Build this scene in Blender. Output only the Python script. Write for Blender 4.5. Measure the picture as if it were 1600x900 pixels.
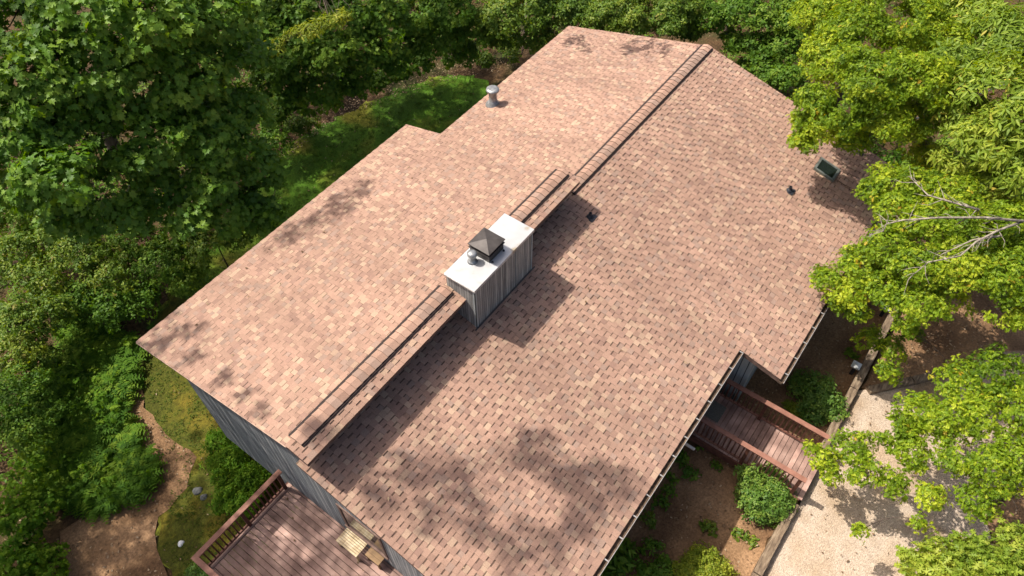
import bpy, bmesh, math, random
import numpy as np
from mathutils import Vector, geometry

random.seed(7)
rng = np.random.default_rng(11)
R = math.radians
S = bpy.context.scene
COL = S.collection
for o in list(bpy.data.objects):
    bpy.data.objects.remove(o)

# ------------------------------------------------------------------ camera
CAM_F, YAW, PIT, ROL = 1156.38, 0.6389016, 0.9174815, -0.0052056
CAM = np.array([-2.6039, -7.6310, 15.0570])
fw = np.array([math.cos(YAW) * math.cos(PIT), math.sin(YAW) * math.cos(PIT), -math.sin(PIT)])
_r = np.cross(fw, [0, 0, 1]); _r /= np.linalg.norm(_r)
_u = np.cross(_r, fw)
rt = math.cos(ROL) * _r + math.sin(ROL) * _u
up = -math.sin(ROL) * _r + math.cos(ROL) * _u
cd = bpy.data.cameras.new("camera")
cd.sensor_width = 36.0
cd.lens = CAM_F / 1600 * 36.0
cd.clip_end = 2000
cam = bpy.data.objects.new("camera", cd); COL.objects.link(cam)
from mathutils import Matrix
cam.matrix_world = Matrix(((rt[0], up[0], -fw[0], CAM[0]), (rt[1], up[1], -fw[1], CAM[1]),
                           (rt[2], up[2], -fw[2], CAM[2]), (0, 0, 0, 1)))
S.camera = cam

# ------------------------------------------------------------------ light
SUN = np.array([-0.1939, 0.6376, 1.0]); SUN /= np.linalg.norm(SUN)
EL = math.asin(SUN[2])
w = bpy.data.worlds.new("World"); S.world = w; w.use_nodes = True
nt = w.node_tree
sky = nt.nodes.new('ShaderNodeTexSky'); sky.sky_type = 'NISHITA'; sky.sun_disc = False
sky.sun_elevation = EL
sky.sun_rotation = math.atan2(SUN[0], SUN[1])
sky.air_density = .7; sky.dust_density = 5; sky.ozone_density = .4
nt.links.new(sky.outputs[0], nt.nodes['Background'].inputs[0])
nt.nodes['Background'].inputs[1].default_value = 0.13
sl = bpy.data.lights.new("sun", 'SUN'); sl.energy = 4.6; sl.angle = R(0.53); sl.color = (1.0, 0.95, 0.88)
so = bpy.data.objects.new("sun", sl); COL.objects.link(so)
so.rotation_euler = Vector(SUN).to_track_quat('Z', 'Y').to_euler()
so.location = (0, 30, 60)
S.view_settings.view_transform = 'Standard'; S.view_settings.look = 'None'
S.view_settings.gamma = 1; S.view_settings.exposure = 0.55
S.render.engine = 'CYCLES'
S.cycles.max_bounces = 6; S.cycles.transmission_bounces = 3; S.cycles.transparent_max_bounces = 4


def at(px, py, z):
    """world point on the horizontal plane z seen at a place of the 1600x900 frame"""
    d = fw + rt * (px - 800) / CAM_F - up * (py - 450) / CAM_F
    return CAM + d * (z - CAM[2]) / d[2]


def ppm(p):
    return CAM_F / ((np.asarray(p) - CAM) @ fw)


# ------------------------------------------------------------------ ground height
def gz(x, y):
    x = np.asarray(x, float); y = np.asarray(y, float)
    z = np.interp(y, [-40, -9.5, -9.0, -6, -3, 2, 6, 16, 45, 150], [-4.2, -4.45, -4.62, -4.85, -5.4, -6.2, -6.35, -6.5, -8.5, -9])
    return z + 0.05 * np.sin(x * .7 + 1.3) * np.sin(y * .6) + .03 * np.sin(x * 1.1 - y * .8)


# ------------------------------------------------------------------ materials
def lin(r, g, b):
    return tuple(((c / 255) / 12.92 if c / 255 <= .04045 else ((c / 255 + .055) / 1.055) ** 2.4) for c in (r, g, b)) + (1,)


def new_mat(name):
    m = bpy.data.materials.new(name); m.use_nodes = True
    n = m.node_tree.nodes; l = m.node_tree.links
    return m, n, l, n['Principled BSDF']


def noise_mat(name, cols, scale=8, rough=.8, bump=.3, bscale=None, detail=6, stops=None, metal=0, stretch=None, bdist=.02, spec=.3):
    """principled with a noise driven colour ramp and a bump, in object space"""
    m, n, l, b = new_mat(name)
    tc = n.new('ShaderNodeTexCoord')
    mp = n.new('ShaderNodeMapping'); l.new(tc.outputs['Object'], mp.inputs[0])
    if stretch: mp.inputs['Scale'].default_value = stretch
    t = n.new('ShaderNodeTexNoise'); t.inputs['Scale'].default_value = scale; t.inputs['Detail'].default_value = detail
    l.new(mp.outputs[0], t.inputs['Vector'])
    r = n.new('ShaderNodeValToRGB')
    cr = r.color_ramp
    k = len(cols)
    stops = stops or [.3 + .4 * i / max(1, k - 1) for i in range(k)]
    cr.elements[0].position = stops[0]; cr.elements[0].color = cols[0]
    cr.elements[1].position = stops[-1]; cr.elements[1].color = cols[-1]
    for i in range(1, k - 1):
        e = cr.elements.new(stops[i]); e.color = cols[i]
    l.new(t.outputs[0], r.inputs[0]); l.new(r.outputs[0], b.inputs['Base Color'])
    b.inputs['Roughness'].default_value = rough; b.inputs['Metallic'].default_value = metal
    b.inputs['Specular IOR Level'].default_value = spec
    if bump:
        t2 = n.new('ShaderNodeTexNoise'); t2.inputs['Scale'].default_value = bscale or scale * 4; t2.inputs['Detail'].default_value = 4
        l.new(mp.outputs[0], t2.inputs['Vector'])
        bp = n.new('ShaderNodeBump'); bp.inputs['Strength'].default_value = bump; bp.inputs['Distance'].default_value = bdist
        l.new(t2.outputs[0], bp.inputs['Height']); l.new(bp.outputs[0], b.inputs['Normal'])
    return m


def two_scale(name, A, B, s1, s2, rough=.9, bump=.5, bdist=.03, contrast=(.35, .65), vor=None):
    """ground: large patches (ramp A at s1) multiplied by a fine grain (ramp B at s2)"""
    m, n, l, b = new_mat(name)
    tc = n.new('ShaderNodeTexCoord')
    t = n.new('ShaderNodeTexNoise'); t.inputs['Scale'].default_value = s1; t.inputs['Detail'].default_value = 5
    l.new(tc.outputs['Object'], t.inputs['Vector'])
    r = n.new('ShaderNodeValToRGB'); cr = r.color_ramp
    cr.elements[0].position = contrast[0]; cr.elements[0].color = A[0]
    cr.elements[1].position = contrast[1]; cr.elements[1].color = A[-1]
    if len(A) == 3:
        e = cr.elements.new(.5); e.color = A[1]
    l.new(t.outputs[0], r.inputs[0])
    if vor:
        v = n.new('ShaderNodeTexVoronoi'); v.inputs['Scale'].default_value = s2
        l.new(tc.outputs['Object'], v.inputs['Vector'])
        sp = n.new('ShaderNodeSeparateColor'); l.new(v.outputs['Color'], sp.inputs[0]); fac = sp.outputs[0]; hgt = v.outputs['Distance']
    else:
        v = n.new('ShaderNodeTexNoise'); v.inputs['Scale'].default_value = s2; v.inputs['Detail'].default_value = 6; v.inputs['Roughness'].default_value = .7
        l.new(tc.outputs['Object'], v.inputs['Vector']); fac = v.outputs[0]; hgt = v.outputs[0]
    r2 = n.new('ShaderNodeValToRGB')
    lo, hi = (.05, .95) if vor else (.3, .7)
    r2.color_ramp.elements[0].position = lo; r2.color_ramp.elements[0].color = B[0]
    r2.color_ramp.elements[1].position = hi; r2.color_ramp.elements[1].color = B[1]
    l.new(fac, r2.inputs[0])
    mx = n.new('ShaderNodeMix'); mx.data_type = 'RGBA'; mx.blend_type = 'MULTIPLY'; mx.inputs[0].default_value = 1
    l.new(r.outputs[0], mx.inputs[6]); l.new(r2.outputs[0], mx.inputs[7]); l.new(mx.outputs[2], b.inputs['Base Color'])
    b.inputs['Roughness'].default_value = rough; b.inputs['Specular IOR Level'].default_value = .2
    bp = n.new('ShaderNodeBump'); bp.inputs['Strength'].default_value = bump; bp.inputs['Distance'].default_value = bdist
    l.new(hgt, bp.inputs['Height']); l.new(bp.outputs[0], b.inputs['Normal'])
    return m


def shingle_mat():
    m, n, l, b = new_mat("shingle")
    a = n.new('ShaderNodeAttribute'); a.attribute_name = 'tint'
    tc = n.new('ShaderNodeTexCoord')
    t = n.new('ShaderNodeTexNoise'); t.inputs['Scale'].default_value = 70; t.inputs['Detail'].default_value = 4; t.inputs['Roughness'].default_value = .75
    l.new(tc.outputs['Object'], t.inputs['Vector'])
    t3 = n.new('ShaderNodeTexNoise'); t3.inputs['Scale'].default_value = .55; t3.inputs['Detail'].default_value = 5
    mp3 = n.new('ShaderNodeMapping'); mp3.inputs['Scale'].default_value = (1.7, .38, .4); l.new(tc.outputs['Object'], mp3.inputs[0]); l.new(mp3.outputs[0], t3.inputs['Vector'])
    mr = n.new('ShaderNodeMapRange'); mr.inputs[1].default_value = .3; mr.inputs[2].default_value = .7; mr.inputs[3].default_value = .72; mr.inputs[4].default_value = 1.28
    l.new(t.outputs[0], mr.inputs[0])
    mr2 = n.new('ShaderNodeMapRange'); mr2.inputs[1].default_value = .3; mr2.inputs[2].default_value = .7; mr2.inputs[3].default_value = .86; mr2.inputs[4].default_value = 1.09
    l.new(t3.outputs[0], mr2.inputs[0])
    mu = n.new('ShaderNodeMath'); mu.operation = 'MULTIPLY'; l.new(mr.outputs[0], mu.inputs[0]); l.new(mr2.outputs[0], mu.inputs[1])
    vm = n.new('ShaderNodeVectorMath'); vm.operation = 'SCALE'
    l.new(a.outputs['Color'], vm.inputs[0]); l.new(mu.outputs[0], vm.inputs['Scale'])
    l.new(vm.outputs[0], b.inputs['Base Color'])
    b.inputs['Roughness'].default_value = .92; b.inputs['Specular IOR Level'].default_value = .25
    bp = n.new('ShaderNodeBump'); bp.inputs['Strength'].default_value = .35; bp.inputs['Distance'].default_value = .004
    l.new(t.outputs[0], bp.inputs['Height']); l.new(bp.outputs[0], b.inputs['Normal'])
    return m


def siding_mat(name, horiz, c0, c1, c2, pitch=.1):
    """weathered vertical board siding; horiz = the axis that runs along the wall"""
    m, n, l, b = new_mat(name)
    tc = n.new('ShaderNodeTexCoord')
    sp = n.new('ShaderNodeSeparateXYZ'); l.new(tc.outputs['Object'], sp.inputs[0])
    ad = n.new('ShaderNodeMath'); ad.operation = 'ADD'; l.new(sp.outputs[0], ad.inputs[0]); l.new(sp.outputs[1], ad.inputs[1])
    mu = n.new('ShaderNodeMath'); mu.operation = 'MULTIPLY'; mu.inputs[1].default_value = 1 / pitch
    l.new(ad.outputs[0], mu.inputs[0])
    fr = n.new('ShaderNodeMath'); fr.operation = 'FRACT'; l.new(mu.outputs[0], fr.inputs[0])
    fl = n.new('ShaderNodeMath'); fl.operation = 'FLOOR'; l.new(mu.outputs[0], fl.inputs[0])
    gr = n.new('ShaderNodeMath'); gr.operation = 'GREATER_THAN'; gr.inputs[1].default_value = .12; l.new(fr.outputs[0], gr.inputs[0])
    wn = n.new('ShaderNodeTexWhiteNoise'); wn.noise_dimensions = '1D'; l.new(fl.outputs[0], wn.inputs['W'])
    mp = n.new('ShaderNodeMapping'); mp.inputs['Scale'].default_value = (22, 22, 1.2); l.new(tc.outputs['Object'], mp.inputs[0])
    t = n.new('ShaderNodeTexNoise'); t.inputs['Scale'].default_value = 1.0; t.inputs['Detail'].default_value = 6; t.inputs['Roughness'].default_value = .65
    l.new(mp.outputs[0], t.inputs['Vector'])
    mx0 = n.new('ShaderNodeMath'); mx0.operation = 'MULTIPLY_ADD'; mx0.inputs[1].default_value = .3; l.new(wn.outputs[0], mx0.inputs[0]); l.new(t.outputs[0], mx0.inputs[2])
    r = n.new('ShaderNodeValToRGB'); cr = r.color_ramp
    cr.elements[0].position = .38; cr.elements[0].color = c0; cr.elements[1].position = .88; cr.elements[1].color = c2
    e = cr.elements.new(.62); e.color = c1
    l.new(mx0.outputs[0], r.inputs[0])
    mx = n.new('ShaderNodeMix'); mx.data_type = 'RGBA'; l.new(gr.outputs[0], mx.inputs[0])
    mx.inputs[6].default_value = (c0[0] * .3, c0[1] * .3, c0[2] * .3, 1); l.new(r.outputs[0], mx.inputs[7])
    l.new(mx.outputs[2], b.inputs['Base Color'])
    b.inputs['Roughness'].default_value = .85
    bp = n.new('ShaderNodeBump'); bp.inputs['Strength'].default_value = .8; bp.inputs['Distance'].default_value = .012
    l.new(gr.outputs[0], bp.inputs['Height']); l.new(bp.outputs[0], b.inputs['Normal'])
    return m


def leaf_mat(name, dark, mid, light, extra=None, trans=.35, gloss=.22):
    m = bpy.data.materials.new(name); m.use_nodes = True
    n = m.node_tree.nodes; l = m.node_tree.links
    n.clear()
    out = n.new('ShaderNodeOutputMaterial')
    a = n.new('ShaderNodeAttribute'); a.attribute_name = 'tone'
    r = n.new('ShaderNodeValToRGB'); cr = r.color_ramp
    cr.elements[0].position = 0; cr.elements[0].color = dark
    cr.elements[1].position = .92; cr.elements[1].color = light
    e = cr.elements.new(.5); e.color = mid
    if extra:
        e = cr.elements.new(1.0); e.color = extra
        e = cr.elements.new(.955); e.color = light
    l.new(a.outputs['Fac'], r.inputs[0])
    p = n.new('ShaderNodeBsdfPrincipled'); p.inputs['Roughness'].default_value = .5; p.inputs['Specular IOR Level'].default_value = gloss
    l.new(r.outputs[0], p.inputs['Base Color'])
    hs = n.new('ShaderNodeHueSaturation'); hs.inputs['Hue'].default_value = .485; hs.inputs['Saturation'].default_value = 1.15; hs.inputs['Value'].default_value = 1.5
    l.new(r.outputs[0], hs.inputs['Color'])
    tr = n.new('ShaderNodeBsdfTranslucent'); l.new(hs.outputs[0], tr.inputs[0])
    mx = n.new('ShaderNodeMixShader'); mx.inputs[0].default_value = trans
    l.new(p.outputs[0], mx.inputs[1]); l.new(tr.outputs[0], mx.inputs[2]); l.new(mx.outputs[0], out.inputs[0])
    return m


M = {}
M['shingle'] = shingle_mat()
M['fascia'] = noise_mat('fascia_paint', [lin(86, 66, 58), lin(120, 98, 86)], 6, .8, .2)
M['dripedge'] = noise_mat('drip_edge', [lin(150, 120, 104), lin(190, 160, 140)], 5, .5, .1)
M['vent_black'] = noise_mat('vent_black', [lin(34, 26, 24), lin(54, 42, 38)], 30, .8, .2)
M['siding'] = siding_mat('siding_blue_grey', 1, lin(74, 80, 82), lin(108, 114, 116), lin(158, 158, 154))
M['siding_chim'] = siding_mat('siding_chimney', 1, lin(100, 98, 94), lin(140, 138, 133), lin(182, 178, 168), .075)
M['siding_light'] = siding_mat('siding_entry', 1, lin(120, 126, 126), lin(150, 156, 154), lin(180, 182, 176), .2)
M['foundation'] = noise_mat('foundation_block', [lin(70, 66, 62), lin(104, 98, 90)], 5, .9, .4)
M['metal_cap'] = noise_mat('galvanised_cap', [lin(158, 144, 120), lin(178, 176, 172), lin(194, 194, 194)], 1.9, .42, .05, stops=[.28, .36, .7], metal=.35, spec=.5)
M['galv'] = noise_mat('galvanised_pipe', [lin(118, 118, 118), lin(166, 166, 164)], 9, .42, .1, metal=.5)
M['bronze'] = noise_mat('bronze_metal', [lin(58, 53, 50), lin(82, 76, 72)], 4, .5, .08, metal=.3)
M['black_rubber'] = noise_mat('black_rubber', [lin(30, 32, 36), lin(52, 54, 60)], 12, .45, .1)
M['dark_hole'] = noise_mat('dark_mesh', [lin(16, 13, 12), lin(30, 25, 22)], 20, .9, .2)
M['gutter_lip'] = noise_mat('gutter_aluminium', [lin(128, 124, 120), lin(162, 158, 154)], 8, .5, .05, metal=.2)
M['gutter_in'] = noise_mat('gutter_debris', [lin(52, 42, 34), lin(92, 76, 62), lin(120, 98, 76)], 14, .9, .5)
M['sky_frame'] = noise_mat('skylight_frame', [lin(92, 96, 88), lin(136, 140, 130)], 6, .4, .05, metal=.5)
M['deck'] = noise_mat('deck_stain', [lin(118, 92, 82), lin(150, 120, 107), lin(180, 148, 133)], 2.2, .7, .25, bscale=30, stretch=(1, 1, 1), stops=[.3, .5, .72])
M['deck'].node_tree  # each plank gets its own weathering below
_n = M['deck'].node_tree.nodes; _l = M['deck'].node_tree.links
_g = _n.new('ShaderNodeNewGeometry'); _m = _n.new('ShaderNodeMapRange'); _m.inputs[3].default_value = .72; _m.inputs[4].default_value = 1.22
_l.new(_g.outputs['Random Per Island'], _m.inputs[0])
_v = _n.new('ShaderNodeVectorMath'); _v.operation = 'SCALE'; _b = _n['Principled BSDF']
_l.new(_b.inputs['Base Color'].links[0].from_socket, _v.inputs[0]); _l.new(_m.outputs[0], _v.inputs['Scale']); _l.new(_v.outputs[0], _b.inputs['Base Color'])
M['rail'] = noise_mat('rail_stain', [lin(118, 80, 65), lin(146, 103, 86)], 5, .65, .15)
M['rail_dark'] = noise_mat('baluster_stain', [lin(74, 44, 34), lin(106, 66, 52)], 6, .7, .2)
M['tie'] = noise_mat('old_timber', [lin(74, 60, 48), lin(118, 100, 80), lin(150, 132, 108)], 3, .9, .6, bscale=20, stretch=(1, 5, 5))
M['chair_wood'] = noise_mat('bench_wood', [lin(150, 128, 96), lin(184, 164, 130), lin(200, 186, 158)], 4, .75, .2, stretch=(1, 3, 1))
M['table_wood'] = noise_mat('table_wood', [lin(104, 82, 58), lin(140, 112, 80)], 5, .75, .2)
M['bark'] = noise_mat('bark_brown', [lin(58, 48, 40), lin(98, 84, 72)], 5, .95, .6, stretch=(2, 2, .5))
M['bark_pale'] = noise_mat('bark_pale', [lin(96, 88, 76), lin(134, 124, 110), lin(166, 156, 140)], 9, .9, .5)
M['glass'], n_, l_, b_ = new_mat('window_glass')
b_.inputs['Base Color'].default_value = (.012, .018, .015, 1); b_.inputs['Roughness'].default_value = .06; b_.inputs['Specular IOR Level'].default_value = .8
M['stone'] = noise_mat('stone_grey', [lin(62, 64, 64), lin(112, 112, 108)], 7, .85, .4)
M['white_stone'] = noise_mat('stone_white', [lin(190, 190, 190), lin(225, 225, 222)], 7, .8, .3)
M['cable'] = noise_mat('cable_grey', [lin(160, 154, 146), lin(190, 184, 176)], 9, .6, .05)
M['lamp_metal'] = noise_mat('lamp_metal', [lin(170, 170, 166), lin(205, 205, 202)], 9, .4, .05, metal=.4)
M['mat'] = noise_mat('door_mat', [lin(84, 84, 76), lin(112, 110, 100)], 30, .95, .4)

M['forest'] = two_scale('forest_floor', [lin(50, 40, 26), lin(84, 66, 44), lin(56, 60, 28)], [(.35, .3, .25, 1), (1.5, 1.4, 1.3, 1)], .5, 9, bump=.9, bdist=.08)
M['lawn'] = two_scale('lawn_grass', [lin(58, 88, 16), lin(72, 106, 20), lin(118, 116, 40)], [(.45, .45, .4, 1), (1.35, 1.35, 1.25, 1)], .45, 14, bump=.8, bdist=.03)
M['moss'] = two_scale('moss_lawn', [lin(64, 66, 18), lin(78, 80, 22), lin(112, 98, 30)], [(.4, .4, .35, 1), (1.3, 1.3, 1.2, 1)], .6, 12, bump=.8, bdist=.04)
M['mulch'] = two_scale('pine_straw', [lin(106, 80, 56), lin(136, 106, 76), lin(156, 124, 92)], [(.45, .42, .4, 1), (1.3, 1.3, 1.3, 1)], .7, 16, bump=.8, bdist=.03)
M['gravel'] = two_scale('pea_gravel', [lin(150, 126, 98), lin(184, 166, 146), lin(170, 148, 122)], [(.70, .68, .66, 1), (1.1, 1.1, 1.1, 1)], .5, 42, bump=.7, bdist=.02, vor=True)

M['leaf_maple'] = leaf_mat('leaf_maple', (0.048, 0.112, 0.010, 1), (0.105, 0.210, 0.020, 1), (0.200, 0.310, 0.036, 1), trans=.34)
M['leaf_oak'] = leaf_mat('leaf_oak', (0.060, 0.122, 0.007, 1), (0.190, 0.290, 0.012, 1), (0.440, 0.500, 0.032, 1), (.45, .29, .03, 1), trans=.4)
M['leaf_pale'] = leaf_mat('leaf_pale', (0.090, 0.155, 0.015, 1), (0.190, 0.272, 0.024, 1), (0.370, 0.415, 0.055, 1), (.50, .36, .06, 1), trans=.4)
M['leaf_dark'] = leaf_mat('leaf_dark', (0.040, 0.094, 0.009, 1), (0.086, 0.172, 0.016, 1), (0.180, 0.258, 0.028, 1), trans=.34, gloss=.14)
M['leaf_mid'] = leaf_mat('leaf_mid', (0.048, 0.101, 0.010, 1), (0.102, 0.176, 0.017, 1), (0.217, 0.266, 0.029, 1), (.24, .19, .05, 1), trans=.36)
M['leaf_fern'] = leaf_mat('leaf_fern', (0.038, 0.096, 0.009, 1), (0.092, 0.188, 0.016, 1), (0.180, 0.270, 0.026, 1), trans=.45, gloss=.04)
M['leaf_azalea'] = leaf_mat('leaf_azalea', (0.053, 0.126, 0.018, 1), (0.112, 0.203, 0.026, 1), (0.225, 0.301, 0.044, 1), trans=.32, gloss=.3)
M['leaf_yellow'] = leaf_mat('leaf_yellow', (0.104, 0.162, 0.012, 1), (0.195, 0.243, 0.018, 1), (0.312, 0.324, 0.030, 1), trans=.35)
M['leaf_grass'] = leaf_mat('leaf_grass', (.030, .060, .008, 1), (.060, .105, .014, 1), (.130, .150, .026, 1), trans=.35, gloss=.05)
M['leaf_dry'] = leaf_mat('leaf_dry', (.10, .06, .03, 1), (.22, .14, .075, 1), (.38, .28, .17, 1), trans=.15)


# ------------------------------------------------------------------ mesh helpers
class MB:
    def __init__(s):
        s.v = []; s.f = []; s.c = []

    def add(s, vs, fs, col=None):
        o = len(s.v)
        s.v += [tuple(map(float, p)) for p in vs]
        for f in fs:
            s.f.append(tuple(i + o for i in f)); s.c.append(col)

    def box(s, x0, x1, y0, y1, z0, z1, col=None):
        x0, x1 = min(x0, x1), max(x0, x1); y0, y1 = min(y0, y1), max(y0, y1)
        v = [(x0, y0, z0), (x1, y0, z0), (x1, y1, z0), (x0, y1, z0), (x0, y0, z1), (x1, y0, z1), (x1, y1, z1), (x0, y1, z1)]
        s.add(v, [(3, 2, 1, 0), (4, 5, 6, 7), (0, 1, 5, 4), (1, 2, 6, 5), (2, 3, 7, 6), (3, 0, 4, 7)], col)

    def prism(s, poly, axis, a, b, col=None):
        """closed polygon of (p,q) swept along an axis ('x': p=y,q=z ; 'y': p=x,q=z ; 'z': p=x,q=y)"""
        def P(p, q, t):
            return {'x': (t, p, q), 'y': (p, t, q), 'z': (p, q, t)}[axis]
        k = len(poly)
        v = [P(p, q, a) for p, q in poly] + [P(p, q, b) for p, q in poly]
        fs = [tuple(range(k))[::-1], tuple(range(k, 2 * k))]
        fs += [(i, (i + 1) % k, k + (i + 1) % k, k + i) for i in range(k)]
        s.add(v, fs, col)

    def bar(s, p, q, w, h):
        p = Vector(p); q = Vector(q); d = (q - p).normalized()
        side = d.cross(Vector((0, 0, 1)))
        side = side.normalized() if side.length > 1e-4 else Vector((1, 0, 0))
        u = side.cross(d).normalized()
        v = []
        for e in (p, q):
            for a, b in ((-1, -1), (1, -1), (1, 1), (-1, 1)):
                v.append(e + side * (a * w / 2) + u * (b * h / 2))
        s.add(v, [(3, 2, 1, 0), (4, 5, 6, 7), (0, 1, 5, 4), (1, 2, 6, 5), (2, 3, 7, 6), (3, 0, 4, 7)])

    def tube(s, pts, rad, seg=6, cap=True):
        pts = [Vector(p) for p in pts]
        k = len(pts)
        if not hasattr(rad, '__len__'): rad = [rad] * k
        o = []
        for i, p in enumerate(pts):
            d = (pts[min(i + 1, k - 1)] - pts[max(i - 1, 0)])
            d = d.normalized() if d.length > 1e-6 else Vector((0, 0, 1))
            a = d.cross(Vector((.31, .17, .93)));  a = a.normalized() if a.length > 1e-4 else Vector((1, 0, 0))
            b = d.cross(a)
            for j in range(seg):
                t = 2 * math.pi * j / seg
                o.append(p + (a * math.cos(t) + b * math.sin(t)) * rad[i])
        fs = []
        for i in range(k - 1):
            for j in range(seg):
                fs.append((i * seg + j, i * seg + (j + 1) % seg, (i + 1) * seg + (j + 1) % seg, (i + 1) * seg + j))
        if cap:
            fs.append(tuple(range(seg))[::-1]); fs.append(tuple((k - 1) * seg + j for j in range(seg)))
        s.add(o, fs)

    def lathe(s, c, prof, seg=20):
        """prof: (radius, z) list around a vertical axis at c"""
        v = []; fs = []
        for r_, z in prof:
            for j in range(seg):
                t = 2 * math.pi * j / seg
                v.append((c[0] + r_ * math.cos(t), c[1] + r_ * math.sin(t), c[2] + z))
        for i in range(len(prof) - 1):
            for j in range(seg):
                fs.append((i * seg + j, i * seg + (j + 1) % seg, (i + 1) * seg + (j + 1) % seg, (i + 1) * seg + j))
        fs.append(tuple(range(seg))[::-1]); fs.append(tuple((len(prof) - 1) * seg + j for j in range(seg)))
        s.add(v, fs)

    def build(s, name, mat, parent=None, bevel=0, smooth=False, loc=None):
        """loc: keep the vertices local to this point and put the object there"""
        me = bpy.data.meshes.new(name)
        ow = Vector(loc) if loc is not None else (wloc(parent) if parent else Vector((0, 0, 0)))
        me.from_pydata([(p[0] - ow.x, p[1] - ow.y, p[2] - ow.z) for p in s.v], [], s.f)
        me.materials.append(mat)
        if any(c is not None for c in s.c):
            at_ = me.color_attributes.new('tint', 'FLOAT_COLOR', 'CORNER')
            arr = []
            for f, c in zip(s.f, s.c):
                c = c or (.3, .2, .15)
                arr += [c[0], c[1], c[2], 1.0] * len(f)
            at_.data.foreach_set('color', arr)
        if smooth:
            me.polygons.foreach_set('use_smooth', [True] * len(me.polygons))
        o = bpy.data.objects.new(name, me); COL.objects.link(o)
        if parent:
            o.parent = parent
            o.location = ow - wloc(parent)
        else:
            o.location = ow
        if bevel:
            b = o.modifiers.new('bevel', 'BEVEL'); b.width = bevel; b.segments = 2; b.limit_method = 'ANGLE'
        return o


def wloc(o):
    p = Vector(o.location)
    while o.parent:
        o = o.parent; p += o.location
    return p


def tag(o, label=None, cat=None, group=None, kind=None):
    if label: o['label'] = label
    if cat: o['category'] = cat
    if group: o['group'] = group
    if kind: o['kind'] = kind
    return o


def empty(name, loc, label, cat, group=None):
    o = bpy.data.objects.new(name, None); COL.objects.link(o); o.location = loc
    o.empty_display_size = .3
    return tag(o, label, cat, group)


def fast_mesh(name, V, F, mat, parent=None, tone=None, org=None):
    """V (n,3), F (m,3) triangles, tone per vertex"""
    me = bpy.data.meshes.new(name)
    V = np.asarray(V, np.float32)
    if org is not None: V = V - np.asarray(org, np.float32)
    me.vertices.add(len(V)); me.vertices.foreach_set('co', V.ravel())
    F = np.asarray(F, np.int32)
    k = F.shape[1]
    me.loops.add(F.size); me.loops.foreach_set('vertex_index', F.ravel())
    me.polygons.add(len(F)); me.polygons.foreach_set('loop_start', np.arange(0, F.size, k, dtype=np.int32))
    me.polygons.foreach_set('loop_total', np.full(len(F), k, np.int32))
    if tone is not None:
        a = me.attributes.new('tone', 'FLOAT', 'POINT'); a.data.foreach_set('value', np.asarray(tone, np.float32))
    me.update(calc_edges=True)
    me.materials.append(mat)
    o = bpy.data.objects.new(name, me); COL.objects.link(o)
    if parent: o.parent = parent
    return o


# ------------------------------------------------------------------ ground
def ground_sheet():
    xs = np.concatenate([[-400, -250, -150, -80, -50, -30], np.arange(-20, 50, .5), [55, 70, 100, 160, 260, 400]])
    ys = np.concatenate([[-400, -250, -150, -80, -50, -35], np.arange(-28, 50, .5), [55, 70, 100, 160, 260, 400]])
    X, Y = np.meshgrid(xs, ys, indexing='ij')
    V = np.stack([X, Y, gz(X, Y)], -1).reshape(-1, 3)
    a, b = len(xs), len(ys)
    I = np.arange(a * b).reshape(a, b)
    F = np.stack([I[:-1, :-1], I[1:, :-1], I[1:, 1:], I[:-1, 1:]], -1).reshape(-1, 4)
    o = fast_mesh('ground', V, F, M['forest']); tag(o, kind='structure')


def wobble(poly, amp=.12, step=.35):
    out = []
    k = len(poly)
    for i in range(k):
        p = np.array(poly[i]); q = np.array(poly[(i + 1) % k])
        m = max(1, int(np.linalg.norm(q - p) / step))
        for j in range(m):
            c = p + (q - p) * j / m
            out.append(tuple(c + rng.normal(0, amp, 2) * (.6 if j else .3)))
    return out


def sheet(name, poly, mat, dz, amp=.1, step=.35, grid=.5, kind='structure'):
    pl = wobble(poly, amp, step) if amp else poly
    pts = [Vector(p) for p in pl]; k = len(pts)
    P = np.array(pl); lo = P.min(0); hi = P.max(0)
    for x in np.arange(lo[0], hi[0], grid):
        for y in np.arange(lo[1], hi[1], grid):
            pts.append(Vector((x + .013, y + .017)))
    vs, es, fs, *_ = geometry.delaunay_2d_cdt(pts, [(i, (i + 1) % k) for i in range(k)], [list(range(k))], 1, 1e-4)
    A = np.array([tuple(v) for v in vs])
    V = [(x, y, float(gz(x, y)) + dz) for x, y in A]
    me = bpy.data.meshes.new(name); me.from_pydata(V, [], [tuple(f) for f in fs]); me.materials.append(mat)
    bm = bmesh.new(); bm.from_mesh(me); bmesh.ops.recalc_face_normals(bm, faces=bm.faces)
    if sum(f.normal.z for f in bm.faces) < 0: bmesh.ops.reverse_faces(bm, faces=bm.faces)
    bm.to_mesh(me); bm.free()
    o = bpy.data.objects.new(name, me); COL.objects.link(o); tag(o, kind=kind)
    return o


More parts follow.
